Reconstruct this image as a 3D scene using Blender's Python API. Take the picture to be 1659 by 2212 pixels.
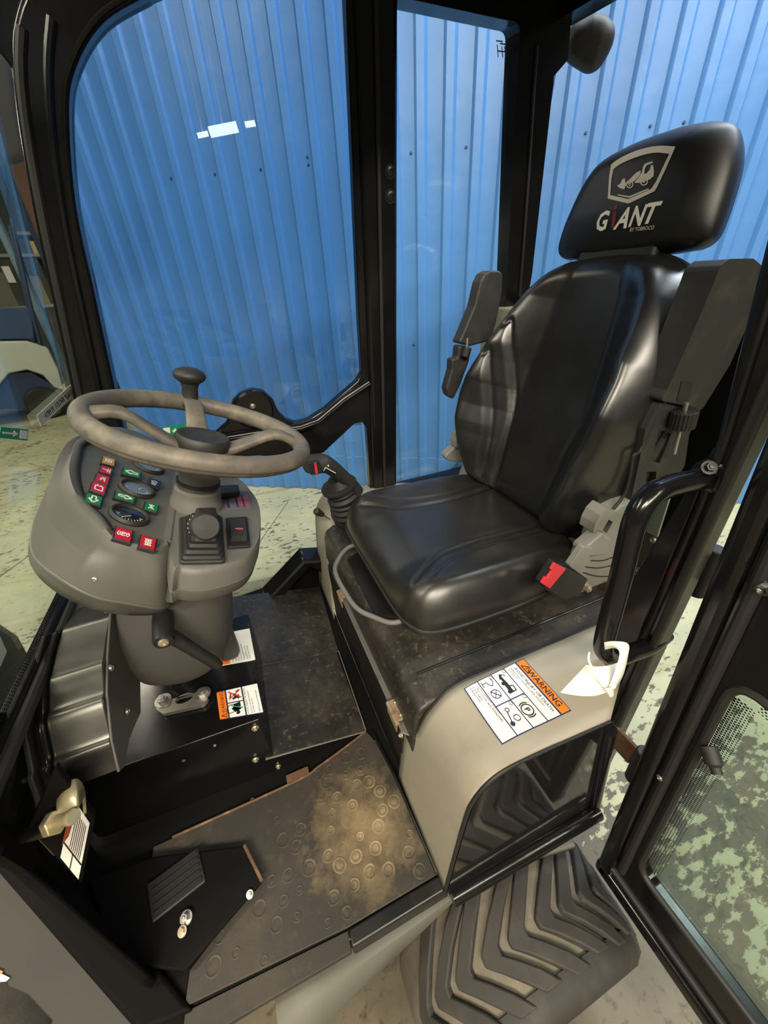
import bpy, bmesh, math, random
import numpy as np
from mathutils import Vector as V, Matrix
for o in list(bpy.data.objects): bpy.data.objects.remove(o)
S = bpy.context.scene
COL = S.collection
rnd = random.Random(7)
# ------------------------------------------------------------------ camera
# world: x = towards the rear of the loader, y = across the cab away from the open door, z = up; metres, cab floor at z = 0
F, CX, CY, H = 830.0, 829.5, 1106.0, 1.05
_n = lambda a: np.array(a, float) / np.linalg.norm(a)
_dn = _n((920 - CX, 2480 - CY, F)); _v = _n((440 - CX, 630 - CY, F)); _v = _n(_v - _dn * np.dot(_v, _dn))
RC = np.stack([np.cross(_dn, _v), _v, -_dn])
cam = bpy.data.cameras.new('camera'); camo = bpy.data.objects.new('camera', cam); COL.objects.link(camo)
cam.sensor_fit = 'VERTICAL'; cam.sensor_height = 24; cam.lens = F / 2212 * 24; cam.clip_start = 0.01; cam.clip_end = 100
mw = Matrix.Identity(4)
for i in range(3):
    mw[i][0], mw[i][1], mw[i][2] = RC[i][0], -RC[i][1], -RC[i][2]
mw[2][3] = H
camo.matrix_world = mw
S.camera = camo
# ------------------------------------------------------------------ light
S.view_settings.view_transform = 'Standard'; S.view_settings.look = 'None'
S.view_settings.gamma = 1; S.view_settings.use_curve_mapping = False
S.view_settings.exposure = 0.0
wd = bpy.data.worlds.new('hall air'); S.world = wd; wd.use_nodes = True
wd.node_tree.nodes['Background'].inputs[0].default_value = (0.84, 0.86, 0.82, 1)
wd.node_tree.nodes['Background'].inputs[1].default_value = 0.07
def area(name, loc, target, sx, sy, power, col):
    l = bpy.data.lights.new(name, 'AREA'); l.shape = 'RECTANGLE'; l.size = sx; l.size_y = sy; l.energy = power; l.color = col
    o = bpy.data.objects.new(name, l); COL.objects.link(o); o.location = loc
    o.rotation_euler = (V(target) - V(loc)).to_track_quat('-Z', 'Y').to_euler(); return o
WARM = (1.0, 0.89, 0.71)
COOL = (0.86, 0.95, 1.0)
# rows of unseen hall lamps under the roof: (x, y, power, colour); the fixtures themselves are built further down at the same places
LAMPZ = 4.6
LAMPS = [(-2.4, -3.0, 400, WARM), (-.9, -4.4, 380, WARM), (1.0, -4.6, 330, WARM), (2.8, -4.0, 180, WARM),
         (1.44, 1.69, 65, COOL), (2.70, .88, 140, COOL), (3.97, .07, 150, COOL),  # unseen wash row, added along the blue wall to brighten it
         (-4.2, 0.6, 200, WARM), (-1.9, 1.2, 65, WARM), (-3.4, 5.2, 190, WARM), (-6.5, 6.4, 160, WARM)]
for i, (x, y, p, c) in enumerate(LAMPS):
    area('hall_lamp_light', (x, y, LAMPZ - .12), (x, y, 0), 2.4, .5, p, c)
# ------------------------------------------------------------------ materials
def mat(name, col, rough=.5, metal=0., spec=.5, bump=None, var=None, dirt=None, coat=0, rvar=0, emit=None, patch=None):
    """var=(scale, amount): value noise; dirt=(colour, scale, threshold, softness, coverage); bump=(scale, strength, distance)"""
    m = bpy.data.materials.new(name); m.use_nodes = True
    nt = m.node_tree; N = nt.nodes; L = nt.links; b = N['Principled BSDF']
    c = (*col, 1)
    b.inputs['Base Color'].default_value = c; b.inputs['Roughness'].default_value = rough
    b.inputs['Metallic'].default_value = metal; b.inputs['Specular IOR Level'].default_value = spec
    b.inputs['Coat Weight'].default_value = coat; b.inputs['Coat Roughness'].default_value = .08
    tc = None
    def noise(scale, detail=4, rgh=.6):
        nonlocal tc
        if tc is None: tc = N.new('ShaderNodeTexCoord')
        n = N.new('ShaderNodeTexNoise'); n.inputs['Scale'].default_value = scale; n.inputs['Detail'].default_value = detail
        n.inputs['Roughness'].default_value = rgh; L.new(tc.outputs['Object'], n.inputs['Vector']); return n.outputs['Fac']
    cur = None
    def ramp(src, lo, hi):
        r = N.new('ShaderNodeMapRange'); r.inputs['From Min'].default_value = lo; r.inputs['From Max'].default_value = hi
        r.clamp = True; L.new(src, r.inputs['Value']); return r.outputs['Result']
    def mix(fac, a, bb):
        mx = N.new('ShaderNodeMix'); mx.data_type = 'RGBA'; L.new(fac, mx.inputs['Factor'])
        for k, s in ((6, a), (7, bb)):
            if isinstance(s, tuple): mx.inputs[k].default_value = s
            else: L.new(s, mx.inputs[k])
        return mx.outputs[2]
    if var:
        f = ramp(noise(var[0]), .3, .7); a = var[1]
        cur = mix(f, tuple(max(0, x * (1 - a)) for x in col) + (1,), tuple(min(1, x * (1 + a)) for x in col) + (1,))
    if dirt:
        for d in (dirt if isinstance(dirt, list) else [dirt]):
            f = ramp(noise(d[1], 6, .65), d[2], d[2] + d[3])
            mu = N.new('ShaderNodeMath'); mu.operation = 'MULTIPLY'; mu.inputs[1].default_value = d[4]; L.new(f, mu.inputs[0])
            cur = mix(mu.outputs[0], cur if cur is not None else c, (*d[0], 1))
    if patch:       # a trodden-in dust patch of its own shape: centre, radius, colour, strength (object coordinates, metres)
        ge = N.new('ShaderNodeNewGeometry'); vm = N.new('ShaderNodeVectorMath'); vm.operation = 'DISTANCE'; L.new(ge.outputs['Position'], vm.inputs[0]); vm.inputs[1].default_value = patch[0]
        ad = N.new('ShaderNodeMath'); ad.operation = 'ADD'; L.new(vm.outputs['Value'], ad.inputs[0])
        mn = N.new('ShaderNodeMath'); mn.operation = 'MULTIPLY'; mn.inputs[1].default_value = patch[1] * 1.7; L.new(noise(16, 6, .7), mn.inputs[0]); L.new(mn.outputs[0], ad.inputs[1])
        r = ramp(ad.outputs[0], patch[1] * 1.65, patch[1] * .85); mu = N.new('ShaderNodeMath'); mu.operation = 'MULTIPLY'; mu.inputs[1].default_value = patch[3]; L.new(r, mu.inputs[0])
        cur = mix(mu.outputs[0], cur if cur is not None else c, (*patch[2], 1))
    if cur is not None: L.new(cur, b.inputs['Base Color'])
    if rvar:
        f = noise(9, 3); r = N.new('ShaderNodeMapRange'); r.inputs['From Min'].default_value = .3; r.inputs['From Max'].default_value = .7
        r.inputs['To Min'].default_value = max(.02, rough - rvar); r.inputs['To Max'].default_value = min(1, rough + rvar); L.new(f, r.inputs['Value']); L.new(r.outputs['Result'], b.inputs['Roughness'])
    if bump:
        bp = N.new('ShaderNodeBump'); bp.inputs['Strength'].default_value = bump[1]; bp.inputs['Distance'].default_value = bump[2]
        L.new(noise(bump[0], 3), bp.inputs['Height']); L.new(bp.outputs['Normal'], b.inputs['Normal'])
    if emit: b.inputs['Emission Color'].default_value = (*emit[:3], 1); b.inputs['Emission Strength'].default_value = emit[3]
    return m
def glass(name, tint, refl=1.0, rough=.0):
    m = bpy.data.materials.new(name); m.use_nodes = True; nt = m.node_tree; N = nt.nodes; L = nt.links
    N.remove(N['Principled BSDF']); out = N['Material Output']
    t = N.new('ShaderNodeBsdfTransparent'); t.inputs[0].default_value = (*tint, 1)
    g = N.new('ShaderNodeBsdfGlossy'); g.inputs['Roughness'].default_value = rough
    fr = N.new('ShaderNodeFresnel'); fr.inputs[0].default_value = 1.45
    mu = N.new('ShaderNodeMath'); mu.operation = 'MULTIPLY'; mu.inputs[1].default_value = refl; L.new(fr.outputs[0], mu.inputs[0])
    mx = N.new('ShaderNodeMixShader'); L.new(mu.outputs[0], mx.inputs[0]); L.new(t.outputs[0], mx.inputs[1]); L.new(g.outputs[0], mx.inputs[2])
    L.new(mx.outputs[0], out.inputs[0]); return m
def srgb(*h):
    if len(h) == 1: h = [int(h[0][i:i + 2], 16) for i in (0, 2, 4)]
    return tuple((x / 255 / 12.92 if x / 255 <= .04045 else ((x / 255 + .055) / 1.055) ** 2.4) for x in h)
M = dict(
 paint=mat('black gloss paint', (.0055, .0055, .006), .20, spec=.42, bump=(60, .05, .001), rvar=.07),
 paint2=mat('black satin paint', (.008, .0078, .0075), .38, dirt=((.06, .045, .03), 14, .55, .25, .35), rvar=.1),
 floorplate=mat('worn black floor plate', (.020, .018, .0155), .45, bump=(70, .4, .002), dirt=[((.10, .084, .062), 8, .42, .35, .65), ((.20, .17, .12), 70, .56, .15, .45), ((.012, .011, .010), 40, .52, .2, .6)]),
 matrub=mat('dusty rubber mat', (.027, .0225, .017), .62, bump=(50, .3, .002), dirt=[((.075, .058, .038), 6, .46, .3, .6), ((.13, .10, .06), 34, .58, .2, .35)], patch=((.045, .385, 0), .17, (.25, .18, .095), .8)),
 coin=mat('dusty rubber studs', (.030, .024, .018), .6, bump=(140, .3, .001), dirt=[((.09, .068, .042), 9, .45, .3, .6)], patch=((.045, .385, 0), .17, (.40, .30, .165), .8)),
 vinyl=mat('black vinyl', (.0085, .0085, .009), .31, spec=.8, bump=(420, .10, .0006), rvar=.05),
 vinylh=mat('black vinyl headrest', (.0075, .0075, .008), .44, spec=.5, bump=(420, .10, .0006)),
 vinylb=mat('black vinyl dusty', (.014, .013, .0122), .34, spec=.75, bump=(420, .10, .0006), dirt=((.07, .055, .04), 7, .5, .3, .3)),
 blackp=mat('black plastic', (.012, .012, .012), .5, bump=(300, .12, .0006)),
 blackp2=mat('dusty black plastic', (.019, .0185, .0175), .55, bump=(260, .15, .0006), dirt=((.10, .09, .07), 18, .5, .3, .3)),
 console=mat('dark grey console plastic', srgb('62605b'), .52, bump=(330, .12, .0006), var=(5, .10), dirt=((.26, .22, .165), 9, .56, .25, .22)),
 lowcons=mat('charcoal column plastic', srgb('474441'), .6, bump=(330, .15, .0006), var=(6, .12)),
 wheel=mat('grey worn steering wheel', srgb('625c54'), .55, bump=(260, .12, .0008), dirt=[((.27, .235, .18), 22, .46, .2, .5), ((.055, .05, .045), 30, .50, .18, .55)]),
 greyc=mat('grey recliner plastic', srgb('7b7a74'), .55, bump=(200, .12, .0006), dirt=((.30, .27, .22), 16, .5, .3, .4)),
 cover=mat('warm grey painted cover', srgb('989182'), .5, bump=(260, .22, .0010), var=(4, .06), dirt=[((.10, .08, .055), 11, .60, .22, .35), ((.34, .29, .20), 30, .6, .2, .25)]),
 fender=mat('grey fender paint', srgb('66665d'), .62, bump=(90, .08, .001), var=(6, .06)),
 rubber=mat('black rubber', (.012, .0115, .011), .6, bump=(150, .2, .001)),
 tyre=mat('dusty tyre rubber', (.028, .0255, .023), .75, bump=(120, .3, .0015), dirt=((.10, .08, .058), 10, .5, .3, .5)),
 tyred=mat('tyre groove dust', (.125, .108, .083), .85, bump=(120, .3, .0015), dirt=((.22, .19, .14), 26, .5, .3, .6)),
 steel=mat('zinc plated steel', (.46, .445, .42), .40, .9, bump=(90, .1, .0006), var=(40, .25)),
 brass=mat('yellow zinc steel', (.60, .52, .38), .38, .8, var=(40, .2)),
 rust=mat('rusty steel', (.11, .058, .03), .8, .1, bump=(80, .5, .0015), dirt=((.30, .18, .09), 40, .52, .2, .7)),
 hinge=mat('tan rusted hinge', (.27, .20, .125), .7, .2, bump=(90, .5, .0015), dirt=[((.12, .06, .03), 55, .50, .2, .8), ((.42, .36, .27), 30, .58, .2, .6)]),
 pit=mat('shaded matt black footwell', (.0032, .003, .0028), .75, spec=.12, dirt=((.012, .010, .008), 9, .55, .3, .4)),  # blacker than the cab paint: the footwell's shade is put into the colour
 chrome=mat('bright steel', (.7, .7, .7), .14, 1.0),
 alu=mat('dull edge trim', srgb('77736c'), .45, .4, dirt=((.06, .05, .04), 25, .55, .2, .6)),
 white=mat('white print', (.80, .80, .77), .5), paper=mat('white paper tag', (.84, .82, .74), .7, var=(8, .03)),
 label=mat('white label stock', (.80, .78, .72), .45, var=(7, .03)), ink=mat('black ink', (.012, .012, .016), .5),
 navy=mat('navy ink', (.02, .025, .09), .5), orange=mat('orange label', srgb('ee7a1d'), .45), redp=mat('red print', (.62, .05, .05), .5),
 silver=mat('silver print', srgb('cfcfc6'), .45), silver2=mat('grey print', srgb('b3b1a5'), .5), darkred=mat('dark red print', srgb('6a2020'), .5),
 redb=mat('red plastic', srgb('d6323c'), .4), redl=mat('red lamp', srgb('b81f36'), .35), greenl=mat('green lamp', srgb('1f7a3c'), .35),
 amberl=mat('amber lamp', srgb('b08a2e'), .35), lampblk=mat('black lamp lens', (.02, .02, .025), .3),
 gauge=mat('gauge face', (.012, .014, .02), .12, coat=1), dial=mat('pale dial', (.16, .20, .22), .15, coat=1),
 green=mat('green sticker', srgb('1c9060'), .4), strip=mat('pale strip label', (.62, .62, .52), .5),
 tube=mat('lit lamp tube', (.9, .9, .9), .5, emit=(1, .95, .85, 9)), lampcase=mat('white lamp case', (.7, .7, .7), .5),
)
G_CLEAR = glass('cab window glass', (.93, .95, .96), .75)
G_REAR = glass('rear window glass', (.95, .96, .97), .2)
G_TINT = glass('tinted door glass', (.66, .745, .82), .85)
G_WIND = glass('windscreen glass', (.88, .92, .91), .35)
G_DOOR = glass('door glass', (.86, .93, .88), .45)
G_DARK = mat('dark glossy panel', (.010, .010, .010), .06, spec=.7, dirt=((.05, .042, .035), 5, .5, .4, .5))
# ------------------------------------------------------------------ helpers
def ray(x, y): return RC @ np.array([(x - CX) / F, (y - CY) / F, 1.0])
def at(x, y, n, p0):
    d = ray(x, y); C = np.array([0, 0, H]); n = np.array(n, float); return V(C + d * ((np.array(p0, float) - C) @ n) / (d @ n))
class Fr:
    """a flat frame in the cab: origin, two axes; c(...) makes a world point, px(...) reads where a sight line meets it"""
    def __init__(s, o, ex, ey):
        s.o = V(o); s.ex = V(ex).normalized(); ey = V(ey); s.ez = s.ex.cross(ey).normalized(); s.ey = s.ez.cross(s.ex)
    def c(s, a, b, h=0): return s.o + s.ex * a + s.ey * b + s.ez * h
    def px(s, x, y, h=0):
        p = at(x, y, s.ez, s.o + s.ez * h) - s.o; return (p.dot(s.ex), p.dot(s.ey))
    def pp(s, l, h=0): return [s.px(*p, h) for p in l]
    def mat(s, a=0, b=0, h=0):
        p = s.c(a, b, h); m = Matrix.Identity(4)
        for i in range(3): m[i][0], m[i][1], m[i][2], m[i][3] = s.ex[i], s.ey[i], s.ez[i], p[i]
        return m
def rp(pts, r, seg=5):
    """round the corners of a 2-D polygon"""
    out = []; n = len(pts)
    for i in range(n):
        p = V((*pts[i][:2], 0)); a = V((*pts[i - 1][:2], 0)); b = V((*pts[(i + 1) % n][:2], 0))
        rr = pts[i][2] if len(pts[i]) > 2 else r
        d1 = a - p; d2 = b - p; l1, l2 = d1.length, d2.length
        if rr <= 0 or l1 < 1e-6 or l2 < 1e-6: out.append((p.x, p.y)); continue
        d1 /= l1; d2 /= l2; ang = d1.angle(d2, math.pi)
        if ang > 3.1: out.append((p.x, p.y)); continue
        t = min(rr / math.tan(ang / 2), l1 * .49, l2 * .49)
        q0 = p + d1 * t; q1 = p + d2 * t
        for k in range(seg + 1):
            u = k / seg; q = q0 * (1 - u) ** 2 + p * 2 * u * (1 - u) + q1 * u * u; out.append((q.x, q.y))
    return out
class G:
    """collects vertices and faces of one mesh"""
    def __init__(s): s.v = []; s.f = []
    def add(s, vs, fs):
        k = len(s.v); s.v += [V(v) for v in vs]; s.f += [[i + k for i in f] for f in fs]; return s
    def box(s, c, sz, R=None):
        a, b, d = (x / 2 for x in sz); vs = [V((x, y, z)) for x in (-a, a) for y in (-b, b) for z in (-d, d)]
        if R is not None: vs = [R @ v for v in vs]
        return s.add([v + V(c) for v in vs], [(0, 1, 3, 2), (4, 6, 7, 5), (0, 4, 5, 1), (2, 3, 7, 6), (0, 2, 6, 4), (1, 5, 7, 3)])
    def fbox(s, fr, a0, a1, b0, b1, h0, h1):
        return s.prism(fr, [(a0, b0), (a1, b0), (a1, b1), (a0, b1)], h0, h1)
    def prism(s, fr, poly, h0, h1, taper=None):
        n = len(poly); p2 = poly if taper is None else taper
        return s.add([fr.c(*p, h0) for p in poly] + [fr.c(*p, h1) for p in p2],
                     [list(range(n))[::-1], list(range(n, 2 * n))] + [(i, (i + 1) % n, n + (i + 1) % n, n + i) for i in range(n)])
    def loft(s, rings, cap0=True, cap1=True, closed=True):
        n = len(rings[0]); vs = [p for r in rings for p in r]; fs = []
        for k in range(len(rings) - 1):
            for i in range(n if closed else n - 1):
                j = (i + 1) % n; fs.append((k * n + i, k * n + j, (k + 1) * n + j, (k + 1) * n + i))
        if cap0 and closed: fs.append(list(range(n))[::-1])
        if cap1 and closed: fs.append([(len(rings) - 1) * n + i for i in range(n)])
        return s.add(vs, fs)
    def tube(s, path, r, n=14, closed=False, caps=True, sq=None):
        P = [V(p) for p in path]; m = len(P); R = r if isinstance(r, (list, tuple)) else [r] * m
        T = []
        for i in range(m):
            a = P[i - 1] if (i > 0 or closed) else P[i]; b = P[(i + 1) % m] if (i < m - 1 or closed) else P[i]
            T.append((b - a).normalized())
        up = V((0, 0, 1)) if abs(T[0].z) < .9 else V((1, 0, 0))
        x = T[0].cross(up).normalized(); rings = []
        for i in range(m):
            x = (x - T[i] * x.dot(T[i])).normalized(); y = T[i].cross(x)
            sx, sy = sq if sq else (1, 1)
            rings.append([P[i] + (x * math.cos(2 * math.pi * k / n) * sx + y * math.sin(2 * math.pi * k / n) * sy) * R[i] for k in range(n)])
        if closed: rings.append(rings[0])
        return s.loft(rings, caps and not closed, caps and not closed)
    def lathe(s, prof, o, ax, n=28, sx=1, ref=None):
        """prof: (radius, height) along axis ax from o"""
        z = V(ax).normalized(); x = (V(ref) if ref else (V((0, 1, 0)) if abs(z.y) < .9 else V((1, 0, 0)))); x = (x - z * x.dot(z)).normalized(); y = z.cross(x)
        return s.loft([[V(o) + z * h + (x * math.cos(2 * math.pi * k / n) * sx + y * math.sin(2 * math.pi * k / n)) * max(r, 1e-5) for k in range(n)] for r, h in prof])
    def ball(s, c, r, sc=(1, 1, 1), n=20, m=12):
        return s.loft([[V(c) + V((math.sin(math.pi * j / m) * math.cos(2 * math.pi * k / n) * r * sc[0], math.sin(math.pi * j / m) * math.sin(2 * math.pi * k / n) * r * sc[1], -math.cos(math.pi * j / m) * r * sc[2])) for k in range(n)] for j in [max(.02, min(m - .02, q)) for q in range(m + 1)]])
    def plate(s, fr, outer, holes, h0, h1):
        bm = bmesh.new()
        for loop in [outer] + holes:
            vv = [bm.verts.new((*p[:2], 0)) for p in loop]
            for i in range(len(vv)): bm.edges.new((vv[i], vv[(i + 1) % len(vv)]))
        bmesh.ops.triangle_fill(bm, use_beauty=True, edges=bm.edges[:], normal=(0, 0, 1))
        r = bmesh.ops.extrude_face_region(bm, geom=bm.faces[:])
        for e in r['geom']:
            if isinstance(e, bmesh.types.BMVert): e.co.z = 1
        bm.verts.index_update()
        s.add([fr.c(v.co.x, v.co.y, h0 if v.co.z < .5 else h1) for v in bm.verts], [[v.index for v in f.verts] for f in bm.faces]); bm.free(); return s
def bez(pts, n=8, closed=False):
    """Catmull-Rom through points"""
    P = [V(p) for p in pts]; m = len(P); out = []
    for i in range(m if closed else m - 1):
        p0 = P[(i - 1) % m] if (closed or i > 0) else P[0]; p1 = P[i]; p2 = P[(i + 1) % m]; p3 = P[(i + 2) % m] if (closed or i < m - 2) else P[-1]
        for k in range(n):
            t = k / n; out.append(.5 * ((2 * p1) + (p2 - p0) * t + (2 * p0 - 5 * p1 + 4 * p2 - p3) * t * t + (3 * p1 - p0 - 3 * p2 + p3) * t ** 3))
    if not closed: out.append(P[-1])
    return out
def smooth(me, ang=35):
    for p in me.polygons: p.use_smooth = True
    me.set_sharp_from_angle(angle=math.radians(ang))
ORG = {}
def org(o): return ORG.get(o.name, V((0, 0, 0))) if o else V((0, 0, 0))
def mk(name, g, m, parent=None, bevel=0, seg=2, sub=0, ang=35, label=None, kind=None):
    me = bpy.data.meshes.new(name); o0 = org(parent)
    me.from_pydata([v - o0 for v in g.v], [], g.f)
    bm = bmesh.new(); bm.from_mesh(me); bmesh.ops.remove_doubles(bm, verts=bm.verts, dist=1e-6); bmesh.ops.recalc_face_normals(bm, faces=bm.faces); bm.to_mesh(me); bm.free()
    me.materials.append(M[m] if isinstance(m, str) else m); smooth(me, ang)
    o = bpy.data.objects.new(name, me); COL.objects.link(o)
    if parent: o.parent = parent
    ORG[o.name] = o0
    if bevel:
        b = o.modifiers.new('bevel', 'BEVEL'); b.width = bevel; b.segments = seg; b.limit_method = 'ANGLE'; b.angle_limit = math.radians(32); b.harden_normals = False
        o.modifiers.new('wn', 'WEIGHTED_NORMAL').keep_sharp = True
    if sub:
        q = o.modifiers.new('sub', 'SUBSURF'); q.levels = sub; q.render_levels = sub
    if label: o['label'] = label
    if kind: o['kind'] = kind
    return o
def dup(o, mtx, parent=None, name=None):
    c = o.copy(); COL.objects.link(c); c.parent = parent if parent else o.parent
    c.matrix_local = Matrix.Translation(-org(parent if parent else o.parent)) @ mtx; ORG[c.name] = org(o.parent); return c
def place(o, mtx): o.matrix_local = Matrix.Translation(-org(o.parent)) @ mtx
def mkl(name, g, m, parent, mtx, **k):
    """like mk, but the mesh is given around its own origin and set in place by mtx"""
    sv = ORG.get(parent.name) if parent else None
    if parent: ORG[parent.name] = V((0, 0, 0))
    o = mk(name, g, m, parent, **k)
    if parent: ORG[parent.name] = sv
    ORG[o.name] = sv or V((0, 0, 0)); place(o, mtx); return o
def thing(name, label, cat, loc=(0, 0, 0), group=None):
    o = bpy.data.objects.new(name, None); COL.objects.link(o); o.location = loc; o.empty_display_size = .05
    ORG[o.name] = V(loc); o['label'] = label; o['category'] = cat
    if group: o['group'] = group
    return o
def tag(o, label, cat, group=None):
    o['label'] = label; o['category'] = cat
    if group: o['group'] = group
    return o
_tc = {}
def textg(body, fr, a, b, size, h=.0004, align='CENTER', shear=0, bold=0, sx=1.0, rot=0):
    """flat lettering as mesh on frame fr"""
    key = (body, align, shear, bold)
    if key not in _tc:
        c = bpy.data.curves.new('t', 'FONT'); c.body = body; c.size = 1; c.align_x = align; c.align_y = 'CENTER'; c.shear = shear; c.offset = bold; c.resolution_u = 2
        o = bpy.data.objects.new('t', c); COL.objects.link(o); bpy.context.view_layer.update()
        me = bpy.data.meshes.new_from_object(o.evaluated_get(bpy.context.evaluated_depsgraph_get()))
        ys = [v.co.y for v in me.vertices]; yc = (min(ys) + max(ys)) / 2
        for v in me.vertices: v.co.y -= yc
        _tc[key] = ([v.co.copy() for v in me.vertices], [list(p.vertices) for p in me.polygons])
        bpy.data.objects.remove(o); bpy.data.curves.remove(c); bpy.data.meshes.remove(me)
    vs, fs = _tc[key]; ca, sa = math.cos(rot), math.sin(rot)
    return [fr.c(a + (v.x * ca * sx - v.y * sa) * size, b + (v.x * sa * sx + v.y * ca) * size, h) for v in vs], fs
def flat(name, fr, polys, m, parent, h=.0006, t=.0004, **k):
    g = G()
    for p in polys: g.prism(fr, p, h - t, h)
    return mk(name, g, m, parent, **k)
def rect(a0, b0, a1, b1): return [(a0, b0), (a1, b0), (a1, b1), (a0, b1)]
def ringp(c, r, n=20, sx=1, sy=1, a0=0, a1=2 * math.pi):
    return [(c[0] + r * sx * math.cos(a0 + (a1 - a0) * k / n), c[1] + r * sy * math.sin(a0 + (a1 - a0) * k / n)) for k in range(n + (a1 - a0 < 6.28))]
def arc(c, r, w, a0, a1, n=16):
    return ringp(c, r + w / 2, n, 1, 1, a0, a1) + ringp(c, r - w / 2, n, 1, 1, a0, a1)[::-1] if a1 - a0 < 6.28 else None
def line(p, q, w):
    d = V((q[0] - p[0], q[1] - p[1], 0)); n = V((-d.y, d.x, 0)).normalized() * w / 2
    return [(p[0] + n.x, p[1] + n.y), (q[0] + n.x, q[1] + n.y), (q[0] - n.x, q[1] - n.y), (p[0] - n.x, p[1] - n.y)]
def hexbolt(r, h=.006, washer=True):
    g = G(); z = Fr((0, 0, 0), (1, 0, 0), (0, 1, 0))
    if washer: g.lathe([(0, 0), (r * 1.45, 0), (r * 1.45, h * .25), (0, h * .25)], (0, 0, 0), (0, 0, 1), 20)
    g.prism(z, ringp((0, 0), r, 6), h * .2, h, ringp((0, 0), r * .93, 6)); g.lathe([(0, 0), (r * .55, 0), (r * .5, h * .2), (0, h * .22)], (0, 0, h), (0, 0, 1), 12); return g
def domebolt(r, h=.005):
    return G().lathe([(0, 0), (r * 1.3, 0), (r * 1.3, h * .2), (r, h * .25), (r * .9, h * .7), (r * .5, h), (r * .45, h * .7), (0, h * .7)], (0, 0, 0), (0, 0, 1), 18)
def facing(p, n, spin=0):
    z = V(n).normalized(); return Matrix.Translation(p) @ z.to_track_quat('Z', 'Y').to_matrix().to_4x4() @ Matrix.Rotation(spin, 4, 'Z')
_bolt = {}
def bolt(p, n, parent, r=.006, kind='hex', m='steel', name='bolt', spin=0, h=None):
    key = (round(r, 4), kind, m)
    if key not in _bolt:
        o = mkl(name, hexbolt(r, h or r) if kind == 'hex' else domebolt(r, h or r * .8), m, parent, facing(p, n, spin)); _bolt[key] = o.data; return o
    o = bpy.data.objects.new(name, _bolt[key]); COL.objects.link(o); o.parent = parent; ORG[o.name] = org(parent); place(o, facing(p, n, spin)); return o
X, Y, Z = V((1, 0, 0)), V((0, 1, 0)), V((0, 0, 1))
# ------------------------------------------------------------------ the hall
GZ = -.6
def floor_mat():
    m = bpy.data.materials.new('painted concrete'); m.use_nodes = True; nt = m.node_tree; N = nt.nodes; L = nt.links; b = N['Principled BSDF']
    tc = N.new('ShaderNodeTexCoord'); sx = N.new('ShaderNodeSeparateXYZ'); L.new(tc.outputs['Object'], sx.inputs[0])
    def noise(s, d=5, r=.6, vec=None, dist=0):
        n = N.new('ShaderNodeTexNoise'); n.inputs['Scale'].default_value = s; n.inputs['Detail'].default_value = d; n.inputs['Roughness'].default_value = r; n.inputs['Distortion'].default_value = dist
        L.new(vec if vec is not None else tc.outputs['Object'], n.inputs['Vector']); return n.outputs['Fac']
    def math_(op, a, c):
        k = N.new('ShaderNodeMath'); k.operation = op
        for i, q in enumerate((a, c)):
            if isinstance(q, (int, float)): k.inputs[i].default_value = q
            else: L.new(q, k.inputs[i])
        return k.outputs[0]
    def ramp(s, lo, hi):
        r = N.new('ShaderNodeMapRange'); r.inputs['From Min'].default_value = lo; r.inputs['From Max'].default_value = hi; L.new(s, r.inputs['Value']); return r.outputs['Result']
    def mix(f, a, c):
        mx = N.new('ShaderNodeMix'); mx.data_type = 'RGBA'; L.new(f, mx.inputs['Factor'])
        for k, q in ((6, a), (7, c)):
            if isinstance(q, tuple): mx.inputs[k].default_value = (*q, 1)
            else: L.new(q, mx.inputs[k])
        return mx.outputs[2]
    conc = mix(ramp(noise(7), .35, .7), srgb('514a3b'), srgb('625a48'))
    conc = mix(ramp(noise(38, 6), .55, .72), conc, srgb('3b3527'))
    paint = mix(ramp(noise(3), .35, .7), srgb('94957a'), srgb('aaa783'))
    mp = N.new('ShaderNodeMapping'); mp.inputs['Rotation'].default_value = (0, 0, .45); mp.inputs['Scale'].default_value = (.5, 3.2, 1); L.new(tc.outputs['Object'], mp.inputs[0])
    paint = mix(ramp(noise(1.6, 5, .6, mp.outputs[0], .4), .55, .72), paint, srgb('877c59'))
    # the paint is worn off in flakes, most where people and tyres pass beside the loader
    mp2 = N.new('ShaderNodeMapping'); mp2.inputs['Rotation'].default_value = (0, 0, -.5); mp2.inputs['Scale'].default_value = (1, 2.0, 1); L.new(tc.outputs['Object'], mp2.inputs[0])
    flake = math_('ADD', math_('MULTIPLY', noise(15, 7, .64, mp2.outputs[0]), .70), math_('MULTIPLY', noise(2.6, 3), .30))
    near = ramp(sx.outputs['Y'], .75, .05); back = ramp(sx.outputs['X'], .95, .62)
    wear = math_('ADD', math_('MULTIPLY', near, .088), math_('MULTIPLY', math_('MULTIPLY', near, back), .35))
    f = ramp(math_('ADD', flake, wear), .555, .58)
    col = mix(f, paint, conc)
    L.new(col, b.inputs['Base Color']); b.inputs['Roughness'].default_value = .55; b.inputs['Specular IOR Level'].default_value = .35
    bp = N.new('ShaderNodeBump'); bp.inputs['Strength'].default_value = .25; bp.inputs['Distance'].default_value = .004
    L.new(math_('ADD', noise(30, 5), math_('MULTIPLY', f, -.2)), bp.inputs['Height']); L.new(bp.outputs[0], b.inputs['Normal']); return m
fl = mk('floor', G().box((0, 2, GZ - .05), (28, 30, .1)), floor_mat(), kind='structure')
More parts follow.
